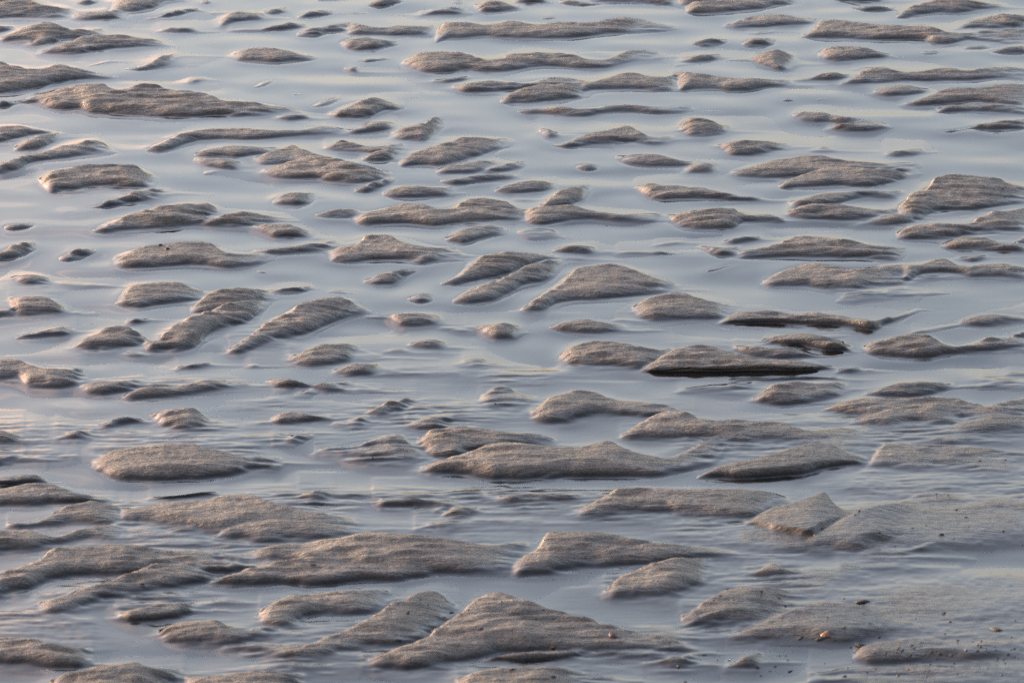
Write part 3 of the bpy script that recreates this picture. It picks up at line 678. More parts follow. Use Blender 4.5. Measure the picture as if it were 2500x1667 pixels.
D3|1203,1108 1260,1060 1340,1030 1450,1010 1600,985 1720,990 1850,1040 2000,1060 2200,1030 2352,1020 2450,1020|1203,1133 1300,1153 1450,1158 1600,1161 1750,1153 1900,1143 2100,1153 2352,1143 2450,1143|
@k11|small ochre crumb of a mound with dark bits, bottom right of centre
D3|338,1188 420,1160 490,1110 560,1110 600,1140|338,1197 450,1198 550,1193 600,1152|
@m1|low wet speckled flat along the bottom edge, bottom right
D3|900,1230 1300,1185 1800,1185 2352,1200 2450,1200|900,1310 1500,1400 2450,1400|s
"""

SP, CP = math.sin(PITCH), math.cos(PITCH)

def ground(u, v):
    """picture point -> (x / y, y) on the water plane"""
    dx = (np.asarray(u, float) - 1250.0) / FOC
    dy = (np.asarray(v, float) - 833.5) / FOC
    ry = CP - dy * SP
    rz = SP + dy * CP
    return dx / ry, CAM_H * ry / rz

def tile_uv(tile, s):
    p = np.array([[float(c) for c in q.split(',')] for q in s.split()])
    k = 850.0 / 2352.0
    return p[:, 0] * k + (int(tile[1]) - 1) * 825.0, p[:, 1] * k + 'ABCD'.index(tile[0]) * 400.0

# grid of rays: columns of constant x/y, rows of growing distance
A_MAX, NA, NY = 0.0865, 850, 1180
Y0, Y1 = 5.88, 10.95
ac = np.linspace(-A_MAX, A_MAX, NA)
da = ac[1] - ac[0]
yr = Y0 * (Y1 / Y0) ** np.linspace(0, 1, NY)
lny0, dl = math.log(Y0), math.log(Y1 / Y0) / (NY - 1)
GA, GY = np.meshgrid(ac, yr)                 # shape (NY, NA)
GX = (GA * GY).astype(np.float32); GYf = GY.astype(np.float32)

DEEP = -0.014
H = np.full((NY, NA), DEEP, np.float32)
OWN = np.full((NY, NA), -1, np.int32)
SOFT = np.zeros((NY, NA), np.float32)
UNDER = np.zeros((NY, NA), np.float32)       # how far a front face is undercut
forms = []                                   # (key, label)
lobe_no = 0

def smooth1(v, s):
    r = max(1, int(3 * s)); x = np.arange(-r, r + 1); k = np.exp(-x * x / (2.0 * s * s)); k /= k.sum()
    return np.convolve(np.pad(v, r, mode='edge'), k, mode='valid')

for line in FORMS.strip().splitlines():
    if line.startswith('@'):
        key, label = line[1:].split('|')
        forms.append((key, label))
        continue
    tile, top, bot, fl = line.split('|')
    lobe_no += 1
    au, yu = ground(*tile_uv(tile, top))
    al, yl = ground(*tile_uv(tile, bot))
    au = np.maximum.accumulate(au + np.arange(len(au)) * 1e-7); al = np.maximum.accumulate(al + np.arange(len(al)) * 1e-7)
    a0, a1 = min(au[0], al[0]), max(au[-1], al[-1])
    j0 = max(0, int((a0 + A_MAX) / da) - 40); j1 = min(NA, int((a1 + A_MAX) / da) + 42)
    if j1 - j0 < 3: continue
    a = ac[j0:j1]
    ins = (a >= a0) & (a <= a1)
    U = np.interp(a, au, yu); L = np.interp(a, al, yl)
    px = 0.00048                              # one picture pixel, in metres across, roughly
    seed = lobe_no * 13.7
    xx = a * 7.8
    thick = np.clip((U - L) / 0.03, 0, 1)
    U = smooth1(U, 2.0) + thick * (0.005 * NZ[0](xx / 0.035 + seed, xx * 0 + seed) + 0.002 * NZ[1](xx / 0.012 + seed, xx * 0 + seed))
    L = smooth1(L, 2.0) + thick * (0.008 * NZ[2](xx / 0.05 + seed, xx * 0 + seed) + 0.003 * NZ[3](xx / 0.018 + seed, xx * 0 + seed))
    if 's' not in fl and 'w' not in fl:
        L = L - 0.008 * np.clip((U - L) / 0.04, 0, 1); U = U + 0.003 * np.clip((U - L) / 0.04, 0, 1)
    D = np.maximum(U - L, 0.0)
    e = CAM_H / ((U + L) / 2)                 # tan of the viewing elevation
    # blunt on the left, drawn out to the right as the current left them
    taper = np.sqrt(np.clip((a - a0) * 7.8 / 0.010, 0, 1)) * np.sin(np.clip((a1 - a) * 7.8 / np.minimum(0.020, 0.3 * (a1 - a0) * 7.8), 0, 1) * math.pi / 2)
    if 'K' not in fl:
        length = (a1 - a0) * 7.8
        rr = np.clip((a1 - a) * 7.8 / (0.42 * length), 0, 1)
        taper = taper * (0.38 + 0.62 * np.sin(rr * math.pi / 2))
    fr_, sf, stp = 0.36, 0.48, 0.044          # share of the front face, its slope, slope of the top
    if 's' in fl: fr_, sf, stp = 0.25, 0.14, 0.025
    if 'w' in fl: fr_, sf, stp = 0.5, 0.04, 0.01
    if 'k' in fl: fr_, sf, stp = 0.36, 0.60, 0.038
    if 'K' in fl: fr_, sf, stp = 0.34, 1.30, 0.030
    fr_ = fr_ + 0.10 * NZ[4](xx / 0.07 + seed, xx * 0 + seed)
    h = D * (fr_ * sf / (1 + sf / e) + (1 - fr_) * stp / (1 + stp / e))
    cap = 0.030
    h = cap * np.tanh(h / cap)
    base = 0.0020 if ('s' in fl or 'w' in fl) else 0.0032
    h = (0.82 * h + base) * taper
    if 'w' in fl: h = np.minimum(h, 0.0016)
    h = smooth1(h, 3.0)
    h[~ins] = 0
    yc = U * (1 - h / CAM_H)                  # where the crest really stands
    yc = np.maximum(yc, L + 0.002)
    lo, hi = L.min() - 0.16, yc.max() + 0.09
    i0 = max(0, int((math.log(max(lo, 1)) - lny0) / dl)); i1 = min(NY, int((math.log(hi) - lny0) / dl) + 2)
    if i1 - i0 < 2: continue
    Y = yr[i0:i1][:, None]
    Lr, Cr, hr = L[None], yc[None], h[None]
    za = 0.0016 + sf * (Y - Lr)               # front face
    zb = hr - stp * np.maximum(Cr - Y, 0)      # gently rising top
    ks = 0.0005 + 0.75 * hr
    dd = np.clip(0.5 + 0.5 * (za - zb) / ks, 0, 1)
    z = za * (1 - dd) + zb * dd - 0.55 * ks * dd * (1 - dd)
    z = np.maximum(z, np.minimum(0.0016, hr))
    lee = np.minimum(z, hr) - 0.50 * (Y - Cr)
    lee = np.maximum(lee, np.minimum(hr, 0.0006) - 0.016 * (Y - Cr))     # slip face, then a low drowned apron
    z = np.where(Y > Cr, lee, z)
    z = np.where(Y < Lr, 0.0016 - 0.11 * (Lr - Y), z)
    # beyond the ends
    out = np.maximum(np.maximum(a0 - a, a - a1), 0)[None] * Y
    outl = np.maximum(a0 - a, 0)[None] * Y; outr = np.maximum(a - a1, 0)[None] * Y
    z = z - 0.22 * outl - np.minimum(0.035 * outr, 0.22 * outr)          # a long tail trails off to the right
    z = np.maximum(z, DEEP).astype(np.float32)
    sub = H[i0:i1, j0:j1]
    m = z > sub
    sub[m] = z[m]
    OWN[i0:i1, j0:j1][m & (z > -0.0015)] = len(forms) - 1
    if 'K' in fl:
        run = np.maximum(0.0045, 0.55 * hr / sf)
        tt = (Y - Lr) / run
        und = (0.015 if 'KK' in fl else 0.0045 if 't' in fl else 0.009) * np.clip(1 - tt, 0, 1) * sstep(tt, -4, -0.5) * sstep(hr, 0.002, 0.007)
        UNDER[i0:i1, j0:j1] = np.maximum(UNDER[i0:i1, j0:j1], np.where(m, und, 0))
    sv = 1.0 if 's' in fl or 'w' in fl else 0.0
    SOFT[i0:i1, j0:j1] = np.where(m & (z > -0.006), sv, SOFT[i0:i1, j0:j1])

# the bed between the forms: gentle drowned ripples, shoaling towards the near right corner
wx = fbm(GX / 0.11, GYf / 0.13, 2, 6); wy = fbm(GX / 0.12 + 9, GYf / 0.10, 2, 0)
bedn = fbm(GX / 0.15 + 0.5 * GY + 0.55 * wx, GYf / 0.085 + 0.5 * wy + 0.6 * GX, 2, 4, 0.45)
bed = -0.0036 + 0.0078 * bedn
shoal = np.clip(sstep(GX + 0.25 * bedn * 0.4, 0.02, 0.50) * sstep(-GYf, -7.7, -6.5), 0, 1)
near = sstep(-GYf + 0.5 * bedn, -8.4, -6.7)
bed = bed * (1 - 0.55 * shoal) + shoal * (0.0074 + 0.0062 * fbm((GX + 0.2 * GYf) / 0.26, (GYf - 0.35 * GX) / 0.15, 2, 0, 0.35)) + near * (1 - shoal) * 0.0036
lim = 0.0022 + 0.0070 * shoal + 0.0016 * near
bed = np.where(bed > 0, lim * np.tanh(bed / lim), bed)
bed = gblur(bed.astype(np.float32), 6, 6)
lift = (0.0016 * near).astype(np.float32)          # the flat rises a touch towards the camera
H = np.where(H > DEEP + 0.0001, H + lift, H)
kb = 0.006
d = np.clip(0.5 + 0.5 * (H - bed) / kb, 0, 1)
H = (bed * (1 - d) + H * d + kb * d * (1 - d)).astype(np.float32)
H = gblur(H, 1.1, 1.1)
Hb = gblur(gblur(H, 5, 5), 4, 4)                   # drowned feet and aprons are washed smooth
wl = 1 - sstep(H, 0.0004, 0.0026)
H = H * (1 - 0.6 * wl) + Hb * 0.6 * wl
SOFT = gblur(SOFT, 3, 3)
shl = gblur(shoal.astype(np.float32), 2, 2)

# fine relief: windswept streaks, dimples and grain on the emerged sand
up = sstep(H, 0.0010, 0.0062)
ru = GX + 0.22 * GYf; rv = GYf - 0.10 * GX
warp = 0.012 * fbm(GX / 0.07, GYf / 0.07, 2, 2)
st = 0.8 * NZ[5](ru / 0.045, (rv + warp) / 0.018) + NZ[6](ru / 0.032, (rv + 0.7 * warp) / 0.0095) + 0.45 * NZ[3](ru / 0.015, (rv + warp) / 0.0062)
lump = fbm(GX / 0.05, GYf / 0.06, 2, 1)
spk = NZ[7](GX / 0.0062, GYf / 0.011)
amp = 0.35 + 0.65 * sstep(fbm(GX / 0.11, GYf / 0.15, 2, 6), -0.5, 0.5)
H = H + up * (0.0019 * st * amp * (1 - 0.90 * shl) * (0.3 + 0.7 * gblur((OWN >= 0).astype(np.float32), 3, 3)) + 0.0010 * lump + 0.00025 * spk).astype(np.float32)

def open_flat(x, y):
    """height of the rippled flat outside the surveyed ground"""
    wob = fbm(x / 0.3, y / 0.3, 2, 3)
    z = -0.0036 + 0.0200 * fbm(x / 0.16 + 0.7 * wob + 0.3 * y, y / 0.085 + 0.6 * wob, 2, 1, 0.4)
    return np.where(z > 0, 0.012 * np.tanh(z / 0.010), z)

# the surveyed ground passes into the open flat round it, outside the picture
ia, iy = np.arange(NA), np.arange(NY)
bd = np.minimum(np.minimum(ia, NA - 1 - ia)[None] / 34.0, np.minimum(iy / 70.0, (NY - 1 - iy) / 110.0)[:, None])
bd = sstep(bd, 0.08, 1.0).astype(np.float32)
H = (H * bd + open_flat(GX, GYf) * (1 - bd)).astype(np.float32)

# wetness: 1 where the sand stands in or just above the water, falling with height above it
WET = 1 - sstep(H - lift + 0.0012 * lump, 0.0022, 0.0098)
WET = np.clip(np.maximum(np.maximum(WET, 0.5 * SOFT), 0.93 * shl), 0, 1).astype(np.float32)

# water skin: level, drawn up a little where it meets the sand
KM, DM = 0.0024, 0.00024
Hs = gblur(H, 3.0, 2.6)
Hs = np.minimum(Hs, 0.0011 + lift)                 # the film stays low at the foot of a steep face
q = np.clip(KM - np.abs(Hs), 0, None)
W = np.maximum(Hs, 0) + q * q / (4 * KM) - DM
W = gblur(W.astype(np.float32), 1.2, 1.2)
W = W + (1 - sstep(H, -0.0005, 0.0025)) * gblur((0.0022 * fbm(GX / 0.13 + 0.5 * GYf, GYf / 0.085, 2, 2, 0.4)).astype(np.float32), 4, 4)
uw = sstep(gblur(UNDER, 0.8, 3), 0.001, 0.004)
W = W * (1 - uw) - DM * uw
W = W * bd - DM * (1 - bd)

# ------------------------------------------------------------------ materials
def newmat(name):
    m = bpy.data.materials.new(name); m.use_nodes = True
    n = m.node_tree; n.nodes.clear()
    return m, n, n.nodes.new('ShaderNodeOutputMaterial'), n.links.new

def sand_material(name, attr=True):
    m, n, out, L_ = newmat(name)
    p = n.nodes.new('ShaderNodeBsdfPrincipled')
    geo = n.nodes.new('ShaderNodeNewGeometry')
    wet = n.nodes.new('ShaderNodeAttribute'); wet.attribute_name = 'wet'
    n1 = n.nodes.new('ShaderNodeTexNoise'); n1.inputs['Scale'].default_value = 9.0; n1.inputs['Detail'].default_value = 6
    n2 = n.nodes.new('ShaderNodeTexNoise'); n2.inputs['Scale'].default_value = 420.0; n2.inputs['Detail'].default_value = 2
    cr = n.nodes.new('ShaderNodeValToRGB')
    cr.color_ramp.elements[0].position = 0.3; cr.color_ramp.elements[0].color = (0.082, 0.067, 0.049, 1)
    cr.color_ramp.elements[1].position = 0.75; cr.color_ramp.elements[1].color = (0.228, 0.188, 0.139, 1)
    gr = n.nodes.new('ShaderNodeValToRGB')
    gr.color_ramp.elements[0].position = 0.30; gr.color_ramp.elements[0].color = (0.35, 0.34, 0.34, 1)
    gr.color_ramp.elements[1].position = 0.62; gr.color_ramp.elements[1].color = (1.15, 1.15, 1.15, 1)
    mu = n.nodes.new('ShaderNodeMix'); mu.data_type = 'RGBA'; mu.blend_type = 'MULTIPLY'; mu.inputs[0].default_value = 1
    dk = n.nodes.new('ShaderNodeMix'); dk.data_type = 'RGBA'; dk.blend_type = 'MULTIPLY'
    dk.inputs[7].default_value = (0.12, 0.12, 0.13, 1)
    ro = n.nodes.new('ShaderNodeMapRange'); ro.inputs['To Min'].default_value = 0.36; ro.inputs['To Max'].default_value = 0.06
    L_(geo.outputs['Position'], n1.inputs['Vector']); L_(geo.outputs['Position'], n2.inputs['Vector'])
    L_(n1.outputs[0], cr.inputs[0]); L_(n2.outputs[0], gr.inputs[0])
    L_(cr.outputs[0], mu.inputs[6]); L_(gr.outputs[0], mu.inputs[7])
    L_(mu.outputs[2], dk.inputs[6]); L_(wet.outputs['Fac'], dk.inputs[0])
    L_(dk.outputs[2], p.inputs['Base Color'])
    L_(wet.outputs['Fac'], ro.inputs['Value']); L_(ro.outputs[0], p.inputs['Roughness'])
    io = n.nodes.new('ShaderNodeMapRange'); io.inputs['To Min'].default_value = 1.42; io.inputs['To Max'].default_value = 1.325
    L_(wet.outputs['Fac'], io.inputs['Value']); L_(io.outputs[0], p.inputs['IOR'])
    bs = n.nodes.new('ShaderNodeMapRange'); bs.inputs['To Min'].default_value = 0.8; bs.inputs['To Max'].default_value = 0.02
    L_(wet.outputs['Fac'], bs.inputs['Value'])
    bp = n.nodes.new('ShaderNodeBump'); bp.inputs['Distance'].default_value = 0.0009
    n3 = n.nodes.new('ShaderNodeTexNoise'); n3.inputs['Scale'].default_value = 300.0; n3.inputs['Detail'].default_value = 3
    L_(geo.outputs['Position'], n3.inputs['Vector'])
    L_(bs.outputs[0], bp.inputs['Strength']); L_(n3.outputs[0], bp.inputs['Height'])
    mp = n.nodes.new('ShaderNodeMapping'); mp.inputs['Rotation'].default_value = (0, 0, R(8)); mp.inputs['Scale'].default_value = (44, 160, 70)
    n4 = n.nodes.new('ShaderNodeTexNoise'); n4.inputs['Scale'].default_value = 1.0; n4.inputs['Detail'].default_value = 4; n4.inputs['Distortion'].default_value = 1.2
    b2 = n.nodes.new('ShaderNodeBump'); b2.inputs['Distance'].default_value = 0.0062
    L_(geo.outputs['Position'], mp.inputs['Vector']); L_(mp.outputs[0], n4.inputs['Vector'])
    L_(n4.outputs[0], b2.inputs['Height']); L_(bs.outputs[0], b2.inputs['Strength']); L_(bp.outputs[0], b2.inputs['Normal'])
    L_(b2.outputs[0], p.inputs['Normal'])
    L_(p.outputs[0], out.inputs['Surface'])
    return m

def water_material():
    m, n, out, L_ = newmat('shallow_water')
    fr = n.nodes.new('ShaderNodeFresnel'); fr.inputs['IOR'].default_value = 1.333
    tr = n.nodes.new('ShaderNodeBsdfTransparent'); tr.inputs['Color'].default_value = (0.86, 0.87, 0.87, 1)
    gl = n.nodes.new('ShaderNodeBsdfGlossy'); gl.inputs['Roughness'].default_value = 0.04; gl.inputs['Color'].default_value = (1, 1, 1, 1)
    mx = n.nodes.new('ShaderNodeMixShader')
    L_(fr.outputs[0], mx.inputs[0]); L_(tr.outputs[0], mx.inputs[1]); L_(gl.outputs[0], mx.inputs[2])
    L_(mx.outputs[0], out.inputs['Surface'])
    return m

M_SAND = sand_material('damp_sand')
M_WATER = water_material()

# ------------------------------------------------------------------ mesh helpers
def mesh_from(name, verts, quads, mat, wet=None):
    me = bpy.data.meshes.new(name)
    nv, nq = len(verts), len(quads)
    me.vertices.add(nv); me.vertices.foreach_set('co', np.ascontiguousarray(verts, np.float32).ravel())
    me.loops.add(nq * 4); me.loops.foreach_set('vertex_index', np.ascontiguousarray(quads, np.int32).ravel())
    me.polygons.add(nq)
    me.polygons.foreach_set('loop_start', np.arange(0, nq * 4, 4, dtype=np.int32))
    me.polygons.foreach_set('use_smooth', np.ones(nq, bool))
    me.update(calc_edges=True)
    if wet is not None:
        at = me.attributes.new('wet', 'FLOAT', 'POINT')
        at.data.foreach_set('value', np.ascontiguousarray(wet, np.float32))
    me.materials.append(mat)
    return me

def link(name, me, **props):
    o = bpy.data.objects.new(name, me); col.objects.link(o)
    for k, v in props.items(): o[k] = v
    return o

def grid_quads(ny, nx, mask=None):
    idx = np.arange(ny * nx, dtype=np.int32).reshape(ny, nx)
    qd = np.stack([idx[:-1, :-1], idx[:-1, 1:], idx[1:, 1:], idx[1:, :-1]], -1)
    return qd[mask] if mask is not None else qd.reshape(-1, 4)

# ------------------------------------------------------------------ the setting
def strip_mesh(name, y_edges, z, mat):
    pass

# ground to the horizon
B = 2500.0
gv = np.array([(-B, -40, -0.09), (B, -40, -0.09), (B, B, -0.09), (-B, B, -0.09)], np.float32)
me = mesh_from('ground', gv, np.array([[0, 1, 2, 3]]), M_SAND, np.ones(4))
link('ground', me, kind='structure')

# the drowned bed between the forms, meeting their rims edge to edge
fq = np.maximum.reduce([OWN[:-1, :-1], OWN[1:, :-1], OWN[:-1, 1:], OWN[1:, 1:]]) < 0
bq = grid_quads(NY, NA, fq)
usedb = np.zeros(NY * NA, bool); usedb[bq.ravel()] = True
rb = np.cumsum(usedb) - 1
me = mesh_from('sand_bed', np.stack([GX, GYf, H], -1).reshape(-1, 3)[usedb], rb[bq], M_SAND, WET.ravel()[usedb])
link('sand_bed', me, kind='structure')

# rippled sand going on outside the picture, coarser
ox = np.arange(-4.2, 4.21, 0.024); oy = np.arange(1.2, 15.0, 0.024)
OX, OY = np.meshgrid(ox, oy)
OZ = open_flat(OX, OY)
aa = np.abs(OX / OY)
inside = (aa < A_MAX - 0.0015) & (OY > Y0 + 0.05) & (OY < Y1 - 0.10)
OZ = np.where(inside, -0.05, OZ)
OW = 1 - sstep(OZ, 0.001, 0.007)
me = mesh_from('sand_shore', np.stack([OX, OY, OZ], -1).reshape(-1, 3), grid_quads(*OX.shape), M_SAND, OW.ravel())
link('sand_shore', me, kind='structure')

# the water: fine skin within the surveyed ground, level sheet beyond
W2, H2 = W[::2, ::2], H[::2, ::2]
wmask = ((W2 - H2) > -0.0014) | (uw[::2, ::2] > 0.02)
fm = wmask[:-1, :-1] | wmask[1:, :-1] | wmask[:-1, 1:] | wmask[1:, 1:]
wq = grid_quads(W2.shape[0], W2.shape[1], fm)
used = np.zeros(W2.size, bool); used[wq.ravel()] = True
remap = np.cumsum(used) - 1
W2 = W2.copy(); W2[:2] = W2[-2:] = -DM; W2[:, :2] = W2[:, -2:] = -DM
wv = np.stack([GX[::2, ::2], GYf[::2, ::2], W2], -1).reshape(-1, 3)[used]
wq = remap[wq]
zc = -DM
aL, aR = ac[0], ac[::2][-1]; yT = yr[::2][-1]
corner = [(aL * Y0, Y0), (aR * Y0, Y0), (aR * yT, yT), (aL * yT, yT)]
far = [(-B, -30), (B, -30), (B, B), (-B, B)]
base = len(wv)
wv = np.concatenate([wv, np.array([(x, y, zc) for x, y in corner + far], np.float32)])
wq = np.concatenate([wq, np.array([[base + 4, base + 5, base + 1, base], [base + 5, base + 6, base + 2, base + 1],
                                   [base + 6, base + 7, base + 3, base + 2], [base + 7, base + 4, base, base + 3]])])
me = mesh_from('water', wv, wq, M_WATER)
link('water', me, kind='structure')

# ------------------------------------------------------------------ every sand form is an object of its own
qo = np.maximum.reduce([OWN[:-1, :-1], OWN[1:, :-1], OWN[:-1, 1:], OWN[1:, 1:]])
allq = grid_quads(NY, NA).reshape(NY - 1, NA - 1, 4)
UNDER = gblur(UNDER, 0.8, 3)
V3 = np.stack([GX, GYf + UNDER, H], -1).reshape(-1, 3)
WF = WET.ravel()
order = np.argsort(qo.ravel(), kind='stable')
sq = qo.ravel()[order]
lo_i = np.searchsorted(sq, np.arange(len(forms)), 'left'); hi_i = np.searchsorted(sq, np.arange(len(forms)), 'right')
FLOOR = -0.022
flat_q = allq.reshape(-1, 4)
for fi, (key, label) in enumerate(forms):
    q = flat_q[order[lo_i[fi]:hi_i[fi]]]
    if len(q) < 4:
        print('EMPTY FORM', key, label); continue
    ids, inv = np.unique(q, return_inverse=True)
    q = inv.reshape(-1, 4).astype(np.int64)
    v = V3[ids].copy(); w = WF[ids]
    n = len(v)
    # side wall and base plate, so the form is a closed body standing on the bed
    ed = np.concatenate([q[:, [0, 1]], q[:, [1, 2]], q[:, [2, 3]], q[:, [3, 0]]])
    kk = np.minimum(ed[:, 0], ed[:, 1]) * n + np.maximum(ed[:, 0], ed[:, 1])
    uq, first, cnt = np.unique(kk, return_index=True, return_counts=True)
    be = ed[first[cnt == 1]]
    rim = np.unique(be)
    rmap = np.full(n, -1, np.int64); rmap[rim] = n + np.arange(len(rim))
    upper = v[rim].copy()
    lower = v[rim].copy(); lower[:, 2] = FLOOR
    nr = len(rim)
    walls = np.stack([rmap[be[:, 1]], rmap[be[:, 0]], rmap[be[:, 0]] + nr, rmap[be[:, 1]] + nr], -1)
    cx, cy = v[:, 0].mean(), v[:, 1].mean()
    vv = np.concatenate([v, upper, lower]); vv[:, 0] -= cx; vv[:, 1] -= cy
    me = mesh_from('sand_mound', vv, np.concatenate([q, walls]), M_SAND, np.concatenate([w, np.ones(2 * nr)]))
    o = link('sand_mound', me, label=label, category='sand mound', group='sand mounds standing out of the shallow water')
    o.location = (cx, cy, 0)

# ------------------------------------------------------------------ small things lying on the sand
M_STONE, n_, out_, L_ = newmat('dark_stone')
p_ = n_.nodes.new('ShaderNodeBsdfPrincipled'); p_.inputs['Roughness'].default_value = 0.8
oi = n_.nodes.new('ShaderNodeObjectInfo'); rr = n_.nodes.new('ShaderNodeValToRGB')
rr.color_ramp.elements[0].color = (0.018, 0.015, 0.014, 1); rr.color_ramp.elements[1].color = (0.075, 0.055, 0.04, 1)
L_(oi.outputs['Random'], rr.inputs[0]); L_(rr.outputs[0], p_.inputs['Base Color']); L_(p_.outputs[0], out_.inputs['Surface'])

def plain(name, c, r=0.5):
    m, n, out, L2 = newmat(name)
    p = n.nodes.new('ShaderNodeBsdfPrincipled'); p.inputs['Roughness'].default_value = r
    t = n.nodes.new('ShaderNodeTexNoise'); t.inputs['Scale'].default_value = 260.0
    x = n.nodes.new('ShaderNodeMix'); x.data_type = 'RGBA'
    x.inputs[6].default_value = (c[0] * 0.55, c[1] * 0.55, c[2] * 0.55, 1); x.inputs[7].default_value = (*c, 1)
    L2(t.outputs[0], x.inputs[0]); L2(x.outputs[2], p.inputs['Base Color']); L2(p.outputs[0], out.inputs['Surface'])
    return m
M_RED = plain('red_brown_stone', (0.085, 0.03, 0.018))
M_ORANGE = plain('orange_shell', (0.24, 0.12, 0.055), 0.35)
M_SHELL = plain('dark_shell', (0.012, 0.010, 0.010), 0.7)

def stone_mesh(name, mat, seed, flat=0.6, angular=0.25):
    """an irregular rounded lump of unit radius, resting on z = 0"""
    r = random.Random(seed)
    nu, nvr = 9, 6
    vs, fs = [], []
    ph = [r.uniform(0, 6.28) for _ in range(6)]
    for i in range(nvr + 1):
        th = math.pi * i / nvr
        for j in range(nu):
            a = 2 * math.pi * j / nu
            k = 1 + angular * (0.5 * math.sin(2 * a + ph[0]) + 0.35 * math.sin(3 * a + ph[1] + th) + 0.3 * math.cos(2 * th + ph[2] + a)) + r.uniform(-0.06, 0.06)
            vs.append((k * math.sin(th) * math.cos(a), k * math.sin(th) * math.sin(a) * 0.8, flat * k * math.cos(th) + flat * 0.55))
    for i in range(nvr):
        for j in range(nu):
            fs.append((i * nu + j, (i + 1) * nu + j, (i + 1) * nu + (j + 1) % nu, i * nu + (j + 1) % nu))
    return mesh_from(name, np.array(vs), np.array(fs), mat)

def valve_mesh(name, mat, seed):
    """a broken, cupped shell valve with a ribbed edge and real thickness"""
    r = random.Random(seed)
    vs, fs = [], []
    nu, nr = 12, 4
    for lay, dz in ((0, 0.0), (1, -0.10)):
        for i in range(nr + 1):
            for j in range(nu + 1):
                a = math.pi * (j / nu - 0.5) * 0.95
                q = i / nr
                k = q * (1 + 0.06 * math.cos(9 * a)) * (1 - 0.25 * (j < 4) * q)
                vs.append((k * math.cos(a) * 1.2 - 0.6, k * math.sin(a) * 1.0, 0.42 * (1 - q * q) + dz + 0.12))
    s = (nr + 1) * (nu + 1)
    for lay in (0, 1):
        for i in range(nr):
            for j in range(nu):
                b = lay * s + i * (nu + 1) + j
                f = (b, b + nu + 1, b + nu + 2, b + 1)
                fs.append(f if lay == 0 else f[::-1])
    for j in range(nu):
        b = nr * (nu + 1) + j
        fs.append((b, b + s, b + s + 1, b + 1))
    return mesh_from(name, np.array(vs), np.array(fs), mat)

STONES = [stone_mesh('pebble', M_STONE, s, 0.62, 0.28) for s in range(6)]
RED = [stone_mesh('red_pebble', M_RED, 40 + s, 0.6, 0.3) for s in range(2)]
VALVES = [valve_mesh('shell_fragment', M_SHELL, s) for s in range(2)]
VALVE_O = valve_mesh('orange_shell_fragment', M_ORANGE, 9)

def stand_on(u, v):
    """the point of sand or water first met behind picture point (u, v)"""
    a, y0 = ground(u, v)
    j = int(np.clip(round((float(a) + A_MAX) / da), 0, NA - 1))
    top = np.maximum(H[:, j], W[:, j])
    app = yr / (1 - top / CAM_H)
    i = int(np.argmax(app >= float(y0)))
    return float(a) * yr[i], float(yr[i]), float(top[i]), float(H[i, j])

def put(name, me, u, v, wpx, label, cat, group=None, rz=None, sx=1.0, sz=1.0, seed=0):
    x, y, z, hs = stand_on(u, v)
    s = wpx / 2.0 * y / FOC * 0.98
    o = link(name, me, label=label, category=cat)
    if group: o['group'] = group
    r = random.Random(seed * 31 + int(u * 7 + v))
    o.rotation_euler = (r.uniform(-0.2, 0.2), r.uniform(-0.2, 0.2), r.uniform(0, 6.28) if rz is None else rz)
    o.scale = (s * sx, s, s * sz)
    o.location = (x, y, min(z, hs + 0.001) - (0.10 if cat == 'shell' else 0.42) * s * sz)
    return o

def T(tile, x, y):
    k = 850.0 / 2352.0
    return x * k + (int(tile[1]) - 1) * 825.0, y * k + 'ABCD'.index(tile[0]) * 400.0

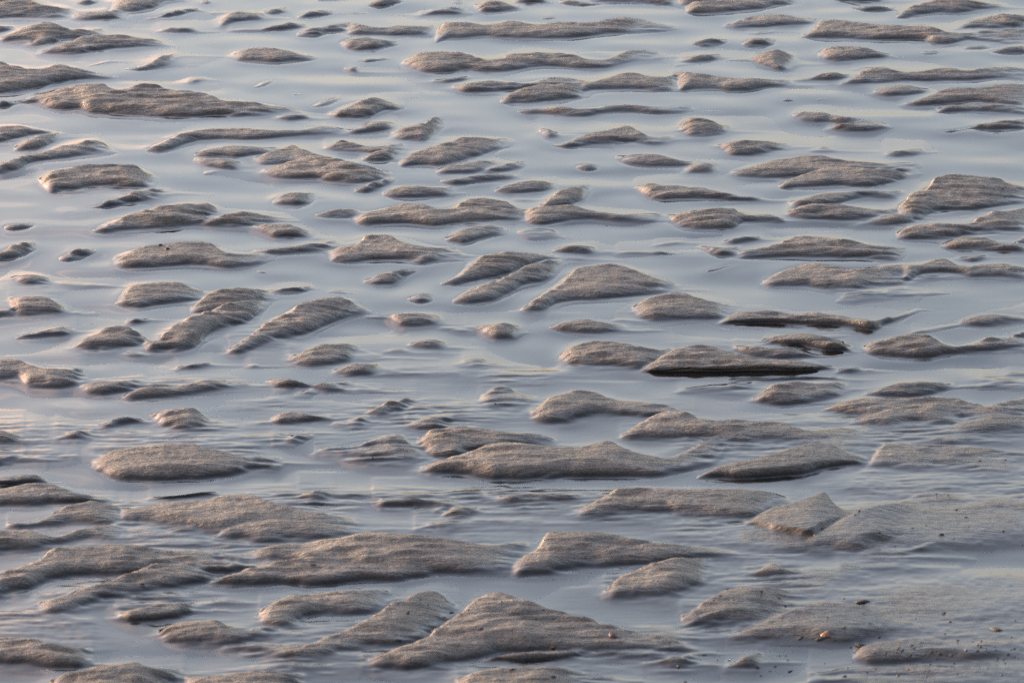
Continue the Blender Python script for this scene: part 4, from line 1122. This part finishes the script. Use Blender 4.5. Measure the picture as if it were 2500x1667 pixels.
NAMED = [
    ('shell_fragment', VALVES[0], 'B1', 1085, 556, 13, 'smaller of two dark shell bits on the large smooth mound at left', 'shell'),
    ('shell_fragment', VALVES[1], 'B1', 1130, 583, 18, 'larger of two dark shell bits on the large smooth mound at left', 'shell'),
    ('pebble', STONES[0], 'D1', 2113, 496, 18, 'single dark pebble on the broad smooth mound at lower left of centre', 'pebble'),
    ('pebble', RED[0], 'D1', 1002, 524, 9, 'small reddish pebble at the root of the finger-like sand arm', 'pebble'),
    ('pebble', STONES[1], 'D1', 955, 627, 13, 'dark flat pebble on the side of the finger-like sand arm', 'pebble'),
    ('pebble', RED[0], 'D2', 962, 930, 22, 'flat brown pebble, left of the two on the biggest foreground mound', 'pebble'),
    ('pebble', RED[1], 'D2', 1855, 969, 27, 'red-brown pebble, right of the two on the biggest foreground mound', 'pebble'),
    ('pebble', STONES[2], 'D2', 768, 816, 17, 'dark pebble in the notch left of the biggest foreground mound', 'pebble'),
    ('pebble', STONES[3], 'D2', 468, 820, 18, 'dark pebble on the long slanted crest left of the biggest foreground mound', 'pebble'),
    ('pebble', STONES[4], 'D2', 402, 1000, 14, 'dark pebble low on the shaded side of the long slanted crest', 'pebble'),
    ('pebble', STONES[5], 'D2', 1450, 1055, 17, 'dark pebble above the thin lens with the black base line', 'pebble'),
    ('pebble', STONES[0], 'D2', 1450, 1255, 20, 'right one of two dark pebbles on the freckled mound at the bottom edge', 'pebble'),
    ('pebble', STONES[1], 'D2', 1180, 1203, 15, 'left one of two dark pebbles on the freckled mound at the bottom edge', 'pebble'),
    ('pebble', STONES[2], 'D3', 385, 735, 15, 'dark pebble on top of the soft freckled rounded mound, bottom right', 'pebble'),
    ('pebble', STONES[5], 'D3', 997, 252, 20, 'dark lump on the wedge-shaped mound with the orange front bank', 'pebble'),
    ('pebble', STONES[3], 'D3', 945, 298, 15, 'dark lump at the right foot of the orange front bank', 'pebble'),
    ('shell_fragment', VALVE_O, 'D3', 1005, 972, 34, 'orange shell fleck on the front of the long pebbly mound, bottom right', 'shell'),
    ('pebble', STONES[4], 'D3', 980, 1005, 24, 'dark stone just under the orange shell fleck, bottom right', 'pebble'),
    ('pebble', STONES[1], 'D3', 845, 992, 22, 'dark stone left of the orange shell fleck, bottom right', 'pebble'),
    ('pebble', STONES[0], 'D3', 1260, 1045, 34, 'long dark stone at the left end of the lumpy pebble-strewn mound', 'pebble'),
    ('pebble', STONES[2], 'D3', 1262, 746, 36, 'flat dark stone alone on the wet flat above the long pebbly mound', 'pebble'),
    ('pebble', STONES[3], 'D3', 2165, 935, 30, 'round stone alone on the wet flat near the bottom right corner', 'pebble'),
    ('pebble', STONES[5], 'D3', 193, 1104, 14, 'dark round stone on wet sand left of the small ochre crumb of a mound', 'pebble'),
    ('pebble', STONES[4], 'D3', 545, 1188, 13, 'dark stone at the right foot of the small ochre crumb of a mound', 'pebble'),
    ('pebble', STONES[1], 'A3', 1152, 371, 7, 'lower of two dark specks on the flat teardrop-shaped mound, upper right', 'pebble'),
    ('pebble', STONES[0], 'A3', 1130, 335, 6, 'upper of two dark specks on the flat teardrop-shaped mound, upper right', 'pebble'),
    ('pebble', STONES[2], 'B2', 1655, 789, 6, 'dark speck near the peak of the central triangular mound', 'pebble'),
    ('pebble', STONES[3], 'B2', 2148, 945, 7, 'dark speck on the soft mound with the golden combed flank', 'pebble'),
    ('pebble', STONES[4], 'B3', 2220, 228, 7, 'lower of two dark specks on the big ridge round the small pool', 'pebble'),
    ('pebble', STONES[5], 'B3', 2208, 176, 6, 'upper of two dark specks on the big ridge round the small pool', 'pebble'),
    ('pebble', STONES[1], 'C3', 2055, 900, 9, 'left one of two dark specks on the waterlogged bank at the right edge', 'pebble'),
    ('pebble', STONES[2], 'C3', 2225, 895, 9, 'right one of two dark specks on the waterlogged bank at the right edge', 'pebble'),
    ('pebble', STONES[3], 'C2', 232, 880, 8, 'dark speck on the pale striped lobe of the huge sprawling mound', 'pebble'),
    ('pebble', STONES[4], 'C2', 1062, 519, 8, 'dark speck on the small pale peak melting into the water', 'pebble'),
]
for k, (nm, me, tl, x, y, w, lab, cat) in enumerate(NAMED):
    u, v = T(tl, x, y)
    put(nm, me, u, v, w, lab, cat, sx=1.25 if cat == 'pebble' else 1.0, sz=0.5 if cat == 'pebble' else 0.9, seed=k)

LOOSE = [('D1', 'small dark bit of grit on the very wide two-humped bank, lower left', 'grit on the very wide bank',
          [(1105, 145, 7), (1450, 130, 7), (1620, 178, 7), (1390, 85, 6), (1280, 220, 6), (1900, 150, 5), (2030, 190, 5)]),
         ('D2', 'small dark bit of grit on the biggest foreground mound', 'grit on the biggest foreground mound',
          [(720, 850, 9), (930, 760, 8), (985, 735, 8), (1050, 725, 7), (1105, 740, 8), (1215, 820, 9), (1165, 705, 6), (1340, 865, 11),
           (1390, 800, 7), (1480, 830, 6), (1660, 850, 7), (1510, 1010, 7), (2240, 1020, 8), (880, 800, 7), (840, 830, 6), (1010, 705, 6),
           (1250, 760, 6), (1580, 900, 6), (1300, 900, 5)]),
         ('D2', 'small dark bit of grit on the long slanted crest left of the biggest foreground mound', 'grit on the long slanted crest',
          [(345, 770, 9), (405, 750, 7), (610, 770, 8), (560, 730, 7), (650, 690, 6)]),
         ('D3', 'small dark bit of grit on the big soft leaf-shaped mound, lower right', 'grit on the leaf-shaped mound',
          [(1375, 285, 9), (1240, 135, 10), (1210, 158, 8), (1600, 250, 8), (1790, 292, 16), (1875, 325, 8), (1690, 230, 6), (1480, 375, 8),
           (1895, 125, 11), (1960, 172, 10), (1760, 22, 9), (1840, 28, 7), (1980, 238, 7), (2215, 270, 8), (2340, 365, 7)]),
         ('D3', 'small dark bit of grit on the soft freckled rounded mound, bottom right', 'grit on the soft freckled mound',
          [(578, 677, 12), (295, 805, 8), (300, 705, 8), (255, 735, 8), (190, 775, 9), (350, 655, 8), (235, 755, 7), (340, 862, 7), (690, 720, 12), (740, 772, 11)]),
         ('D3', 'small dark bit of grit on the long pebbly mound, bottom right', 'grit on the long pebbly mound',
          [(1135, 722, 9), (1025, 850, 9), (720, 855, 7), (650, 880, 7), (830, 850, 6), (1140, 918, 9), (1310, 895, 8), (800, 915, 9), (1070, 1012, 12), (1180, 1050, 11),
           (1520, 845, 9), (1620, 858, 7), (1810, 822, 12), (1850, 880, 16), (1905, 1005, 11), (2290, 872, 9), (1820, 965, 8), (920, 1000, 9)]),
         ('D3', 'dark stone strewn over wet sand near the bottom right corner', 'stones strewn in the bottom right corner', []),
         ('D3', 'dark bit of grit on the wet speckled flat along the bottom edge', 'grit on the wet flat along the bottom edge',
          [(670, 1185, 15), (775, 1215, 15), (700, 1110, 9), (740, 1108, 9), (1160, 1190, 11), (1290, 1222, 12), (1140, 1250, 13), (15, 1188, 14), (570, 1245, 11),
           (1500, 1245, 13), (635, 1218, 8), (1005, 1163, 8), (1690, 1252, 11), (755, 1140, 7), (1900, 1230, 9), (2200, 1240, 10), (1350, 1195, 8), (1720, 1165, 9),
           (1880, 1165, 8), (60, 1285, 14), (360, 1140, 9), (280, 1138, 9)])]
rnd = random.Random(5)
for _ in range(60):
    x = 1300 + (rnd.random() ** 0.75) * 1050; y = 1015 + rnd.gauss(70, 42)
    LOOSE[6][3].append((x, y, rnd.choice([6, 7, 8, 9, 11, 14])))
ng = 0
for tl, lab, grp, pts in LOOSE:
    for x, y, w in pts:
        ng += 1
        u, v = T(tl, x, y)
        if v > 1690 or u > 2520: continue
        put('pebble', STONES[ng % 6], u, v, 0.8 * w, lab, 'pebble', grp, sx=rnd.uniform(0.9, 1.5), sz=rnd.uniform(0.6, 1.0), seed=ng)
